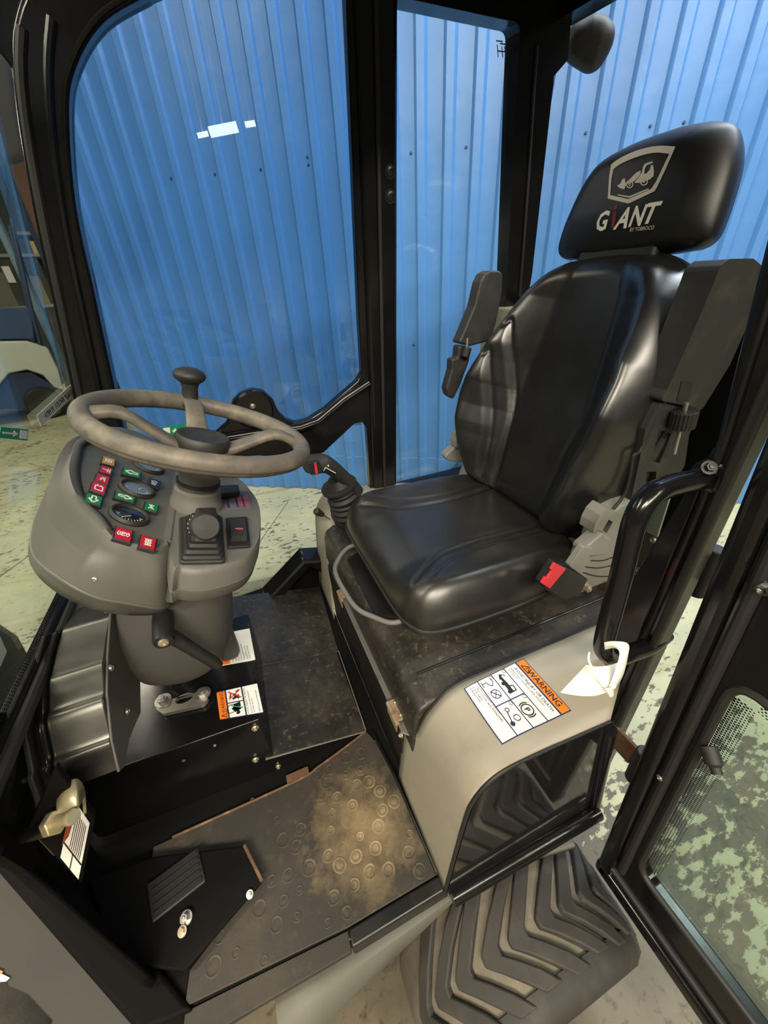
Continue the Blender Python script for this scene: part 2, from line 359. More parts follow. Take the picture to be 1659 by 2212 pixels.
# joints and cracks in the slab
for l, w in (([(622, 1084), (560, 1172), (520, 1240)], .006), ([(-40, 1275), (70, 1195), (170, 1128)], .012), ([(330, 1120), (250, 1060), (60, 1000)], .005)):
    P = [at(x, y, Z, (0, 0, GZ)) for x, y in l]; g = G()
    for a, b in zip(P, P[1:]): g.prism(Fr((0, 0, GZ), X, Y), line((a.x, a.y), (b.x, b.y), w), -.002, .0008)
    mk('floor_joint', g, mat('dark joint', srgb('4a4634'), .8), fl)
WA = math.radians(32.6); WN = V((math.sin(WA), math.cos(WA), 0)); WT = V((math.cos(WA), -math.sin(WA), 0)); WD = 3.046
WF = Fr(WN * WD + Z * GZ, WT, Z)           # ez = towards the loader
if WF.ez.dot(WN) > 0: raise SystemExit('wall frame')
def wall_mat():
    m = mat('blue painted steel', srgb('5084bf'), .34, spec=.5, bump=(3, .25, .02), var=(1.3, .06), dirt=((.42, .50, .60), 55, .70, .05, .6))
    return m
MW = wall_mat()
T0, T1, WH = -3.02, 6.2, 5.2
PITCH, C0 = .1610, -.3005
wb = mk('wall_back', G().fbox(WF, T0, T1, 0, WH, -.14, -.10), mat('wall backing', (.05, .09, .16), .8), kind='structure')
per = 6; k0 = math.floor((T0 - C0) / PITCH)
k = k0
while C0 + k * PITCH < T1:
    a = max(T0, C0 + (k - .5) * PITCH); e = C0 + (k + per - .5) * PITCH
    prof = [(a, 0)]
    for j in range(per):
        c = C0 + (k + j) * PITCH
        if c - .04 < a or c + .04 > T1: continue
        prof += [(c - .0375, 0), (c - .0205, .024), (c + .0205, .024), (c + .0375, 0)]
    e = min(e, T1); prof += [(e + .012, .0008)] if e < T1 else [(e, 0)]
    full = prof + [(x, h - .0012) for x, h in prof[::-1]]
    g = G(); n = len(full)
    zs = [0.004, .33, .335, 1.10, WH]
    g.loft([[WF.c(x, z, h + (.0025 if zz == 1 else 0)) for x, h in full] for zz, z in enumerate(zs)])
    s = mk('wall_sheet', g, MW, wb, ang=20)
    k += per
sc_d = None
for (px, py) in [(888, 331), (1008, 318), (1272, 287), (1418, 271), (378, 385), (469, 376), (567, 366), (669, 356), (663, 340), (905, 745), (1500, 262)]:
    p = at(px, py, WN, WN * WD); t = (p - WN * WD).dot(WT); z = p.z
    t = C0 + (round((t - C0) / PITCH - .5) + .5) * PITCH + .02
    bolt(WF.c(t, z - GZ, .0), WF.ez, wb, .006, 'hex', MSCREW if 'MSCREW' in globals() else globals().setdefault('MSCREW', mat('dull blue screw', srgb('2c4c78'), .5)), 'screw', h=.006)
# end of the wall: a rusty brown building column with a pale pipe beside it
def bgframe(px, py):
    p = at(px, py, Z, (0, 0, GZ)); d = V((p.x, p.y, 0)).normalized(); ex = V((d.y, -d.x, 0))
    f = Fr(p, ex, Z); return f
f = bgframe(110, 905)
far = f
# column
fc = Fr(V(f.o) + f.ez * -1.6, f.ex, Z)
c0, c1 = fc.px(18, 350)[0], fc.px(98, 420)[0]
cg = thing('building_column', 'brown steel building column standing past the end of the blue wall', 'column', fc.c((c0 + c1) / 2, 0, 0))
mbrown = mat('brown steel', srgb('5c4636'), .6, var=(3, .15))
for h in (0, -.22): mk('flange', G().fbox(fc, c0, c1, 0.02, 4.6, h - .015, h), mbrown, cg)
mk('web', G().fbox(fc, (c0 + c1) / 2 - .01, (c0 + c1) / 2 + .01, 0.02, 4.6, -.205, -.015), mbrown, cg)
mk('base_plate', G().fbox(fc, c0 - .06, c1 + .06, 0, .02, -.28, .06), mbrown, cg)
pg = G(); pb = fc.px(20, 300)[0]
pg.tube([fc.c(pb - .62, 0, .25), fc.c(pb - .62, 4.5, .25)], .07, 16)
tag(mk('pale_pipe', pg, mat('pale blue pipe', srgb('6f8796'), .5)), 'pale blue grey vertical pipe left of the brown column', 'pipe')
# far hall wall
mhall = mat('hall wall', srgb('6d6f63'), .8, var=(.8, .15))
mk('wall_left', G().box((-6, 16.0, 2), (40, .2, 5.2)), mhall, kind='structure')
mk('wall_side', G().box((-13.0, 3, 2), (.2, 26, 5.2)), mhall, kind='structure')
# ceiling lamps (fixtures at all lamp positions, the added wall row too)
for i, (x, y, p, c) in enumerate(LAMPS):
    t = thing('ceiling_lamp', 'white twin tube hall lamp hanging high in the hall outside the cab', 'lamp', (x, y, LAMPZ), 'hall lamps')
    if i == 0:
        a = mkl('lamp_case', G().box((0, 0, .04), (2.45, .5, .06)), 'lampcase', t, Matrix.Translation((x, y, LAMPZ)))
        tb = [mkl('lamp_tube', G().tube([(-1.2, dy, -.02), (1.2, dy, -.02)], .018, 10), 'tube', t, Matrix.Translation((x, y, LAMPZ))) for dy in (-.15, .15)]
        lam0 = [a] + tb
    else:
        for q in lam0:
            c2 = q.copy(); COL.objects.link(c2); c2.parent = t; c2.matrix_local = q.matrix_local.copy(); ORG[c2.name] = V((x, y, LAMPZ))
t = thing('strip_light', 'row of three lit tubes far behind the camera, mirrored in the far door glass', 'lamp', (1.3, -10.7, 1.75))
for a, b, r in [((.73, -10.72, 1.655), (.96, -10.68, 1.70), .05), ((1.00, -10.66, 1.72), (1.62, -10.55, 1.83), .10), ((1.80, -10.5, 1.87), (2.02, -10.45, 1.90), .055)]:
    mk('lit_tube', G().tube([a, b], r, 10), mat('bright tube', (.9, .9, .9), .5, emit=(1, .98, .92, 22)), t); mk('tube_bracket', G().tube([V(a).lerp(V(b), .5), V(a).lerp(V(b), .5) + Z * 3.2], .015, 8), 'lampcase', t)
# utility cart parked beyond the wall end
mcream = mat('cream body paint', srgb('b9bdb0'), .35, var=(3, .06)); mnavy = mat('dark blue chassis', srgb('1e3350'), .5); mcb = mat('cart blue seat', srgb('2c4468'), .6)
cart = thing('utility_cart', 'cream and dark blue utility cart with black tyres parked beyond the windscreen', 'cart', far.c(0, 0, -.3))
body = far.pp([(-220, 742), (60, 738), (105, 752), (128, 800), (140, 845), (118, 838), (95, 812), (60, 800), (20, 808), (-10, 845), (-220, 850)])
mk('body', G().prism(far, rp(body, .05), -.95, -.06), mcream, cart, bevel=.02)
mk('chassis', G().prism(far, far.pp([(-220, 810), (70, 806), (140, 850), (140, 885), (-220, 890)]), -.9, -.14), mnavy, cart, bevel=.01)
wc = far.px(97, 872); wr = abs(far.px(97, 872)[1])
def wheel_bg(a, h):
    g = G(); o = far.c(a, wr, h); ax = far.ez
    g.lathe([(wr * .55, -.10), (wr * .9, -.11), (wr, -.07), (wr, .07), (wr * .9, .11), (wr * .55, .10)], o, ax, 28)
    w = mk('wheel', g, 'rubber', cart); g = G(); g.lathe([(0, .03), (wr * .2, .06), (wr * .3, .05), (wr * .45, .03), (wr * .56, .09), (wr * .56, -.09), (0, -.09)], o, ax, 24)
    mk('hub', g, mat('grey hub', srgb('8a8d88'), .45), w)
for a in (wc[0], wc[0] - 1.6):
    for h in (-.12, -.85): wheel_bg(a, h)
mk('seat', G().prism(far, rp(far.pp([(-160, 668), (72, 664), (78, 735), (-160, 738)]), .03), -.8, -.25), mcb, cart, bevel=.02)
g = G(); g.tube([far.c(*far.px(x, y), -.1) for x, y in [(25, 470), (45, 560), (66, 655), (88, 745), (135, 815)]], .025, 10); g.tube([far.c(*far.px(x, y), -.8) for x, y in [(25, 470), (45, 560), (66, 655), (88, 745), (135, 815)]], .025, 10)
mk('roof_post', g, mnavy, cart)
# rack with boxes further back
fr2 = Fr(V(far.o) + far.ez * -2.6, far.ex, Z)
rack = thing('storage_rack', 'grey storage rack with steel posts standing behind the parked cart', 'rack', fr2.c(-.6, 0, -.3))
q = lambda x, y: fr2.px(x, y)
ra, rb = q(-160, 600)[0], q(112, 600)[0]
lev = [q(60, 660)[1], q(50, 548)[1], q(40, 500)[1]]
for a in (ra, rb):
    for h in (-.6, 0): mk('post', G().fbox(fr2, a - .04, a + .04, 0, lev[2] + 1.2, h - .04, h + .04), mnavy, rack)
for z in lev: mk('shelf', G().fbox(fr2, ra, rb, z - .05, z, -.62, .02), mat('pale shelf', srgb('8f9184'), .6), rack)
bx = [(-60, 575, 36, 648, '6e6c5a', 'grey brown carton on the lower shelf of the rack'), (52, 590, 108, 650, '867d55', 'tan carton beside the rack post'), (0, 505, 45, 545, 'a39a63', 'yellow carton on the middle shelf of the rack'), (60, 512, 92, 540, 'c0b170', 'small pale yellow carton high on the rack'), (-110, 440, 0, 498, '77735f', 'dull carton on the top shelf at the left end')]
for x0, y0, x1, y1, c, l in bx:
    a0, b1 = q(x0, y0); a1, b0 = q(x1, y1)
    lv = min(lev, key=lambda z: abs(z - b0)); g = G().fbox(fr2, a0, a1, lv + .001, lv + .001 + (b1 - b0), -.55, -.05)
    tag(mk('carton', g, mat('carton ' + c, srgb(c), .8), bevel=.004), l, 'carton')
nb = q(5, 600); tag(mk('paper_note', G().fbox(fr2, *(lambda a, b: (a[0], b[0], b[1], a[1]))(q(2, 575), q(36, 610)), -.045, -.043), 'paper'), 'pale yellow paper note stuck on a grey brown carton', 'paper')
# ------------------------------------------------------------------ cab shell
TAP = .105
FF = Fr((0, 1.2, .42), X, (0, -TAP, 1))           # far side of the cab (leans inwards going up); ez points to the camera side
if FF.ez.y > 0: raise SystemExit('far frame')
NF = Fr((0, .22, .34), X, (0, .09, 1))            # near side
zf = lambda z: (z - .42) * math.sqrt(1 + TAP * TAP)
def c2d(pts, n=5): return [(p.x, p.y) for p in bez([(x, y, 0) for x, y in pts], n)]
cab = thing('cab_frame', 'black painted steel cab frame with rounded posts and roof rails', 'cab frame', (.3, .7, -.06))
def bar(fr, pts, w, d, h=0, r=.012):
    """a square tube along a line in a frame"""
    g = G(); P = [fr.c(*p) for p in pts]
    for i in range(len(P) - 1):
        a, b = P[i], P[i + 1]; ex = (b - a).normalized(); f2 = Fr(a, ex, fr.ez.cross(ex))
        g.prism(f2, rect(0, -w / 2, (b - a).length, w / 2), h - d, h)
    return g
# far posts
a0, a1 = .408, .497
mk('middle_post', G().prism(FF, [(a0, zf(-.1)), (a1 - .002, zf(-.1)), (a1 + .002, zf(1.75)), (a0 - .004, zf(1.75))], -.07, .012), 'paint', cab, bevel=.012, seg=3)
mk('post_seal', G().prism(FF, rect(.442, zf(.30), .452, zf(1.7)), .012, .020), 'rubber', cab, bevel=.003)
for z in (1.27, 1.225): bolt(FF.c(.478, zf(z), .012), FF.ez, cab, .011, 'dome', 'paint2', 'plug', h=.004)
# quarter glass surround: top rail, rear post
tl = FF.px(855, -20); tr = FF.px(1120, 55)
qo = [(a1, zf(1.80)), (1.02, zf(1.80)), FF.px(1230, 60), FF.px(1225, 130), FF.px(1195, 165), FF.px(1148, 590), (FF.px(1148, 590)[0] + .005, zf(.2)), (a1, zf(.2))]
qi = rp([FF.px(856, -6), (*FF.px(1122, 52), .02), FF.px(1118, 120), FF.px(1092, 640), (FF.px(1088, 700)[0], zf(.36)), (a1 + .0015, zf(.36))], .012)
mk('rear_quarter_frame', G().plate(FF, qo, [qi], -.05, .004), 'paint', cab, bevel=.008)
mk('rear_post_seal', G().tube([FF.c(*FF.px(x, y, .006), .006) for x, y in [(1160, 100), (1152, 200), (1140, 400), (1128, 560), (1122, 640)]], .0045, 8), 'rubber', cab)
mk('quarter_glass', G().plate(FF, rp([(a1, zf(1.7)), (.95, zf(1.7)), (.95, zf(.3)), (a1, zf(.3))], .01), [], -.034, -.030), G_CLEAR, cab)
# rear wall: header, lower panel, rear window
XR = .985
RF = Fr((XR, .66, .42), (0, 1, 0), (-.05, 0, 1))   # rear face
rw = lambda y, z: (y - .66, (z - .42))
y_far, y_near = 1.10, .30
zb = at(1495, 664, X, (XR - .03, 0, 0)).z
hd = [at(x, y, X, (XR + .035, 0, 0)) for x, y in [(1215, 100), (1400, -2), (1659, -150)]]
ro = [rw(1.24, -.0), rw(1.17, 1.78), rw(.40, 1.78), rw(.435, -.0)]
ri = rp([rw(1.20, zb), rw(1.15, hd[0].z), rw(hd[1].y, hd[1].z), rw(.45, hd[1].z + .02), rw(.475, zb)], .02)
mk('rear_window_frame', G().plate(RF, ro, [ri], -.03, .03), 'paint', cab, bevel=.008)
rwin = mk('rear_glass', G().plate(RF, rp([rw(1.21, zb - .03), rw(1.16, 1.75), rw(.42, 1.75), rw(.455, zb - .03)], .03), [], -.014, -.010), G_REAR, cab)
mk('rear_shelf', G().box((.90, 1.135, .87), (.10, .18, .17)), mat('olive grey shelf', srgb('7d7c66'), .5), cab, bevel=.006)
AP = Fr((.90, .45, .5), (0, -1, 0), Z)
apl = [AP.px(x, y) for x, y in [(1372, 1062), (1455, 1050), (1420, 1160), (1380, 1140)]]
mk('access_panel', G().prism(AP, apl, -.004, .002), mat('grey green panel', srgb('6f756c'), .5), cab)
for x, y in [(1412, 1166), (1381, 1233), (1353, 1243)]: bolt(at(x, y, X, (.88, 0, 0)), -X, cab, .007, 'dome', 'steel')
mk('latch_bar', G().tube([at(1355, 1230, X, (.87, 0, 0)), at(1392, 1253, X, (.87, 0, 0))], .003, 8), 'steel', cab)
# roof and headers
zr = at(1000, -10, FF.ez, FF.o).z
mk('roof_panel', G().prism(Fr((0, 0, 1.70), X, Y), rp([(-.18, .30), (1.02, .40), (1.02, 1.08), (-.18, 1.08)], .08), 0, .06), 'paint2', cab, bevel=.02)
hg = G(); p0, p1 = FF.px(840, -14), FF.px(1180, 62)
mk('far_roof_rail', G().prism(FF, [(-.20, zf(1.53)), (.41, zf(1.585)), (.41, zf(1.75)), (-.20, zf(1.75))], -.06, .02), 'paint', cab, bevel=.01)
# far front post (curved), reaching down to the floor corner
outer = [FF.px(x, y) for x, y in [(330, -2), (230, 58), (172, 150), (155, 250), (170, 450), (210, 640), (250, 830), (272, 925), (300, 1010)]]
outer = c2d(outer)
lx = [(190, -60), (80, -30), (38, 60), (36, 160), (52, 300), (84, 480), (122, 660), (158, 830), (176, 925), (200, 1010)]
left = c2d([FF.px(x, y) for x, y in lx])
fp = G(); post = outer + left[::-1]
mk('front_post', G().plate(FF, [FF.px(420, -40)] + outer + left[::-1] + [FF.px(200, -90)], [], -.03, .03), 'paint', cab, bevel=.012, seg=3)
mk('front_post_trim', G().tube([FF.c(a_, b_, .03) for a_, b_ in c2d([FF.px(x, y, .03) for x, y in [(48, 60), (46, 160), (62, 300), (94, 480), (132, 660), (168, 830), (190, 940)]])], .008, 8), 'rubber', cab)
mk('front_post_rib', G().tube([FF.c(a_, b_, .032) for a_, b_ in c2d([FF.px(x, y, .03) for x, y in [(112, 40), (104, 160), (116, 330), (146, 520), (184, 700), (222, 880)]])], .007, 8), 'paint', cab)
mk('front_corner_gusset', G().prism(FF, [FF.px(x, y) for x, y in [(130, -80), (-90, -80), (-90, 96), (0, 112), (30, 150), (44, 220), (60, 160), (90, 40)]], -.02, .02), 'paint', cab, bevel=.004)
# near door post
np_ = [NF.px(x, y) for x, y in [(1659, 480), (1529, 1000), (1352, 1443), (1295, 1585)]]
zn = lambda z: (z - .34) * math.sqrt(1 + .09 * .09)
def post_ring(z, y0, y1, x0=.545, x1=.585): return [V((x0, y0, z)), V((x1, y0, z)), V((x1, y1, z)), V((x0, y1, z))]
mk('door_post', G().loft([post_ring(-.06, .236, .266), post_ring(.78, .236, .266), post_ring(.86, .236, .271), post_ring(1.08, .238, .301), post_ring(1.75, .30, .396)]), 'paint', cab, bevel=.008, seg=3)
mk('door_post_seal', G().tube([V((.543, y, z)) for y, z in ((.240, -.04), (.240, .78), (.241, .86), (.244, 1.08), (.31, 1.74))], .006, 10), 'rubber', cab)
mk('door_post_trim', G().prism(Fr((.549, 0, 0), Y, Z), [(.266, .30), (.318, .36), (.310, .60), (.272, .845), (.266, .845)], .0, .03), 'paint', cab, bevel=.004)
mk('panel_frame_bar', G().tube([at(1282, 1744, Y, (0, .214, 0)), at(1317, 1576, Y, (0, .217, 0))], .0125, 14), 'paint', cab)
mk('door_post_ridge', G().tube([V((.544, y, z)) for y, z in ((.255, -.04), (.255, .78), (.258, .86), (.278, 1.08), (.36, 1.74))], .0035, 8), 'paint2', cab)
# sills
mk('rear_sill_beam', G().tube([(.168, .213, -.012), (.545, .207, -.012)], .0185, 16), 'paint', cab)
mk('near_sill', G().prism(Fr((-.33, .255, 0), X, Y), rect(0, -.025, .50, .0), -.07, -.004), 'paint2', cab, bevel=.006)
cs = [at(x, y, Z, (0, 0, .01)) for x, y in [(415, 2180), (300, 2235), (-60, 1820), (-60, 1700), (180, 1890)]]
CZ = Fr((0, 0, 0), X, Y)
mk('front_corner_sill', G().prism(CZ, [(p.x, p.y) for p in cs], -.07, .01), 'pit', cab, bevel=.008)
# far door sill: flat, then stepping up over the wheel arch
fs = [FF.px(x, y, .04) for x, y in [(430, 1362), (508, 1345), (582, 1318), (668, 1222), (705, 1240)]]
fs2 = [FF.px(x, y, .04) for x, y in [(430, 1335), (500, 1322), (572, 1296), (655, 1208), (700, 1205)]]
mk('far_sill', G().plate(FF, fs + fs2[::-1], [], -.03, .05), 'paint', cab, bevel=.006)
mk('sill_filler', G().prism(FF, [FF.px(x, y) for x, y in [(560, 1318), (600, 1290), (664, 1216), (704, 1220), (720, 1300), (640, 1335), (560, 1345)]], -.02, .0), 'pit', cab)
mk('far_sill_seal', G().tube([FF.c(a, b - .006, .052) for a, b in fs2], .006, 8), 'rubber', cab)
# ------------------------------------------------------------------ far door (closed), seen from inside
fd = thing('far_door', 'closed far side cab door with kinked black rail and clear panes', 'door', FF.c(.05, zf(0), 0))
lo = [FF.px(x, y) for x, y in [(258, 905), (275, 958), (360, 955), (430, 948), (468, 936), (490, 916), (498, 890), (504, 868), (520, 852), (545, 842), (570, 846), (590, 864), (602, 890), (618, 906), (640, 914), (665, 908), (700, 886), (772, 824), (782, 806), (776, 700), (768, 500), (758, 250), (745, -60)]]
up = [FF.px(330, -60)] + c2d([FF.px(x, y) for x, y in [(330, -2), (230, 58), (172, 150), (155, 250), (170, 450), (210, 640), (250, 830)]])
low = [FF.px(x, y) for x, y in [(300, 1010), (420, 992), (560, 985), (662, 992), (700, 978), (766, 916), (784, 912), (792, 925), (799, 1030)]] + [(.398, zf(.13)), (.20, zf(.13)), (.10, zf(.10)), (-.08, zf(-.06)), (-.24, zf(-.06))]
opening = [p for p in up] + lo
op = [(p[0], min(p[1], zf(1.58))) for p in opening]
frame_out = [(-.36, zf(-.10)), (-.07, zf(-.10)), (.11, zf(.06)), (.412, zf(.09)), (.412, zf(1.66)), (-.05, zf(1.66)), FF.px(120, 60), FF.px(100, 250), FF.px(118, 450), FF.px(158, 640), FF.px(200, 830), FF.px(225, 930)]
mk('door_frame', G().plate(FF, frame_out, [op, low], -.028, .0), 'paint', fd, bevel=.004)
mk('upper_glass', G().plate(FF, frame_out[4:] + [FF.px(280, 975), (.38, zf(.64)), (.41, zf(.8))], [], -.018, -.014), G_TINT, fd)
mk('lower_glass', G().plate(FF, frame_out[:3] + [(.405, zf(.10)), (.405, zf(.66)), FF.px(560, 965), FF.px(280, 985)], [], -.024, -.020), G_CLEAR, fd)
rl = [FF.px(x, y, .02) for x, y in [(392, 968), (455, 955), (560, 938), (650, 926), (690, 912), (745, 866), (800, 829)]]
mk('rail_tube', G().tube([FF.c(*p, .008) for p in rl], .013, 14), 'paint', fd)
mk('rail_ridge', G().tube([FF.c(*p, .020) for p in rl], .0035, 8), 'chrome' if False else 'paint', fd)
kn = FF.px(548, 885); mk('latch_plate', G().lathe([(0, 0), (.052, 0), (.055, .004), (.05, .008), (0, .008)], FF.c(*kn, .0), FF.ez, 32), 'paint', fd)
bolt(FF.c(*FF.px(545, 875), .008), FF.ez, fd, .006, 'dome', 'steel', 'rivet'); bolt(FF.c(*FF.px(535, 915), .001), FF.ez, fd, .005, 'dome', 'steel', 'rivet')
# etched maker's marks on the panes
def marks(name, fr, px, h, parent, m):
    g = G()
    for l in px:
        for i in range(len(l) - 1): g.prism(fr, line(fr.px(*l[i], h), fr.px(*l[i + 1], h), .0022), h, h + .0003)
    return mk(name, g, m, parent)
met = mat('etched mark', srgb('4d6f97'), .6)
marks('etched_mark', FF, [[(1072, 88), (1086, 90)], [(1074, 96), (1076, 124)], [(1080, 94), (1092, 96)], [(1084, 100), (1086, 124)], [(1090, 100), (1092, 122)], [(1074, 110), (1092, 112)]], -.03, cab, met)
marks('etched_mark', FF, [[(745, 948), (766, 946)], [(748, 958), (766, 956), (766, 970)], [(750, 950), (752, 974)], [(759, 958), (760, 972)]], -.02, fd, met)
# exit sticker
def exit_sticker(name, fr, p4, label):
    q = [fr.px(*p) for p in p4]
    o = flat(name, fr, [q], 'green', None, .0012, .0006); tag(o, label, 'sticker')
    L = lambda u, v: tuple(q[0][i] * (1 - u) * (1 - v) + q[1][i] * u * (1 - v) + q[2][i] * u * v + q[3][i] * (1 - u) * v for i in (0, 1))
    flat('arrow', fr, [[L(.04, .12), L(.32, .12), L(.32, .88), L(.04, .88)], [L(.40, .5), L(.56, .22), L(.56, .42), L(.92, .42), L(.92, .58), L(.56, .58), L(.56, .78)]], 'white', o, .0018, .0005)
exit_sticker('exit_sticker', Fr(FF.c(0, 0, -.013), FF.ex, FF.ey), [(350, 922), (402, 915), (403, 940), (352, 945)], 'green sticker with white arrow and door on the far door glass')
# ------------------------------------------------------------------ cab floor
flo = thing('cab_floor', 'black cab floor with dusty studded rubber mat and raised foot plate', 'cab floor', (0, .6, 0))
FZ = Fr((0, 0, 0), X, Y)
mk('base_plate', G().prism(FZ, [(-.40, .27), (.165, .232), (.165, 1.2), (-.24, 1.2), (-.56, .95), (-.60, .56)], -.06, -.004), 'pit', flo)
mo = [(-.40, .537), (-.08, .538), (-.02, .548), (.03, .560), (.08, .572), (.122, .584), (.132, .56), (.150, .46), (.161, .250), (-.034, .249), (-.325, .268), (-.318, .31), (-.206, .377), (-.183, .384), (-.192, .41), (-.203, .447), (-.30, .47), (-.40, .50)]
mat_o = mk('floor_mat', G().prism(FZ, mo, -.004, .002), 'matrub', flo, bevel=.0012)
edge = bez([(x, y, .0035) for x, y in [(-.36, .538), (-.08, .539), (-.02, .549), (.05, .565), (.118, .583)]], 5)
mk('mat_edge', G().tube(edge, .0028, 8), 'rust', mat_o)
mk('rust_flake', G().fbox(FZ, -.10, -.045, .541, .560, -.001, .006), 'rust', flo)
st = None
def studs(bounds, skip):
    global st
    y = .268; r = 0
    while y < .57:
        x = -.30 + (.0195 if r % 2 else 0)
        while x < .15:
            jx, jy = x + rnd.uniform(-.008, .008), y + rnd.uniform(-.008, .008)
            inside = False; n = len(mo); j = n - 1
            for i in range(n):
                (xa, ya), (xb, yb) = mo[i], mo[j]
                if (ya > jy) != (yb > jy) and jx < (xb - xa) * (jy - ya) / (yb - ya) + xa: inside = not inside
                j = i
            edge_d = min(abs(jy - .25), abs(jx - .155), abs(jy - .565))
            if inside and edge_d > .018 and not (jx < -.17 and jy > .36) and not (jx < -.05 and jy > .50) and jx > -.29:
                s = rnd.choice([.6, .8, .95, 1, 1.1]); a = rnd.uniform(0, 6.28)
                if st is None:
                    g = G().lathe([(0, 0), (.0145, 0), (.0138, .0008), (.0120, .0012), (.0108, .0006), (.008, .0004), (.0055, .0007), (0, .0007)], (0, 0, 0), (0, 0, 1), 18)
                    st = mkl('stud', g, 'coin', flo, Matrix.Translation((jx, jy, .0018))); o = st
                else:
                    o = bpy.data.objects.new('stud', st.data); COL.objects.link(o); o.parent = flo; ORG[o.name] = org(flo)
                place(o, Matrix.Translation((jx, jy, .0015 - rnd.choice([0, 0, .0006]))) @ Matrix.Rotation(a, 4, 'Z') @ Matrix.Diagonal((s, s * rnd.uniform(.9, 1.05), 1, 1)))
            x += .039
        y += .034; r += 1
studs(None, None)
mk('sill_mat', G().prism(FZ, [(-.33, .222), (-.040, .218), (-.038, .246), (-.325, .263)], -.018, -.001), 'matrub', flo, bevel=.001)
mk('sill_step', G().prism(FZ, [(-.038, .220), (.168, .222), (.160, .248), (-.036, .247)], -.05, .003), 'paint2', flo, bevel=.004)
# sloping foot plate
zpl = lambda x: .004 + .064 * (.121 - x) / .254
def plate_s(xa, xb, ya, yb, dz=0, dx=0): return [V((xa, ya, zpl(xa) + dz)), V((xb, ya, zpl(xb) + dz)), V((xb + dx, yb, zpl(xb) + dz)), V((xa, yb, zpl(xa) + dz))]
def slab(q, t): return G().add(q + [p - Z * t for p in q], [(0, 1, 2, 3), (7, 6, 5, 4), (0, 4, 5, 1), (1, 5, 6, 2), (2, 6, 7, 3), (3, 7, 4, 0)])
mk('foot_plate', slab(plate_s(-.134, .121, .585, .868), .004), 'floorplate', flo, bevel=.0012)
mk('foot_plate', slab(plate_s(-.20, .128, .872, 1.215, -.003, .02), .004), 'floorplate', flo, bevel=.0012)
mk('foot_plate_edge', G().tube([V((-.134, .584, zpl(-.134) - .001)), V((.121, .584, zpl(.121) - .001))], .0022, 8), 'alu', flo)
mk('foot_plate_edge', G().tube([V((.122, .586, zpl(.121) + .001)), V((.128, .87, zpl(.121) + .001))], .0018, 8), 'alu', flo)
mk('riser', slab([V((-.136, .588, zpl(-.134) - .004)), V((.121, .588, zpl(.121) - .004)), V((.121, .589, -.004)), V((-.136, .589, -.004))], .001), 'paint', flo)
for px, py in [(601, 1655), (733, 1614)]: bolt(at(px, py, Y, (0, .588, 0)), -Y, flo, .0045, 'hex', 'brass', h=.006)
bolt(at(545, 1728, Z, (0, 0, .0)), Z, flo, .004, 'dome', 'rust')
# dark pedal plate beside the mat
PL = [at(x, y, Z, (0, 0, .022)) for x, y in [(528, 1826), (566, 1903), (398, 2098), (250, 2080), (190, 1900), (330, 1850)]]
mk('pedal_plate', G().prism(FZ, [(p.x, p.y) for p in PL], .012, .022), 'pit', flo, bevel=.003)
mk('pedal_lip', G().tube([V((PL[0].x, PL[0].y, .022)), V((PL[1].x, PL[1].y, .022))], .0035, 8), 'rust', flo)
for px, py, k in [(404, 1982, .008), (394, 2012, .006), (540, 1932, .005)]: bolt(at(px, py, Z, (0, 0, .024)), (-.2, -.3, 1), flo, k, 'hex', 'steel' if k != .006 else 'brass', h=.014 if k > .007 else .006)
g = G(); g.fbox(Fr((-.34, .44, .022), (1, .25, 0), (0, 1, .0)), -.05, .05, -.035, .035, 0, .006); pd = mk('pedal', g, 'rubber', flo, bevel=.003)
g = G()
for i in range(5): g.fbox(Fr((-.34, .44, .028), (1, .25, 0), (0, 1, 0)), -.045, .045, -.028 + i * .013, -.022 + i * .013, 0, .003)
mk('pedal_grip', g, 'rubber', pd)
# ------------------------------------------------------------------ valve box under the console
VZ = .218
box = thing('valve_box', 'low black steel box under the steering column with two warning labels', 'steel box', (-.27, .75, 0))
bo = [(-.52, .600), (-.112, .588), (-.112, .94), (-.52, .94)]
mk('box_shell', G().prism(FZ, rp([(-.52, .606, 0), (-.116, .588, .004), (-.108, .94, .01), (-.52, .94, 0)], .01), .0, VZ), 'paint', box, bevel=.005, seg=3)
for x, y in [(551, 1572), (552, 1640)]: bolt(at(x, y, Y, (0, .588, 0)), -Y, box, .0055, 'hex', 'brass', h=.006)
for x, y, m in [(464, 1610, 'steel'), (513, 1599, 'rust'), (397, 1643, 'rust')]: bolt(at(x, y, Y, (0, .593, 0)), -Y, box, .003, 'dome', m)
mk('box_flange', G().fbox(FZ, -.115, -.108, .70, .90, VZ - .012, VZ + .001), 'paint2', box)
bk = Fr((0, 0, VZ), X, Y)
# column foot bracket
fp4 = [bk.px(x, y, .012) for x, y in [(340, 1518), (430, 1494), (452, 1506), (440, 1522), (352, 1542), (336, 1532)]]
brk = mk('foot_bracket', G().plate(bk, rp(fp4, .012), [ringp(bk.px(398, 1508, .012), .016, 16, 1.25, .8)], .002, .012), mat('cast steel', (.30, .285, .25), .42, .7, bump=(60, .3, .001), dirt=((.10, .085, .06), 18, .5, .3, .6)), box, bevel=.002)
for x, y in [(352, 1513), (438, 1498)]: bolt(bk.c(*bk.px(x, y, .014), .012), Z, brk, .0125, 'hex', 'steel', h=.012)
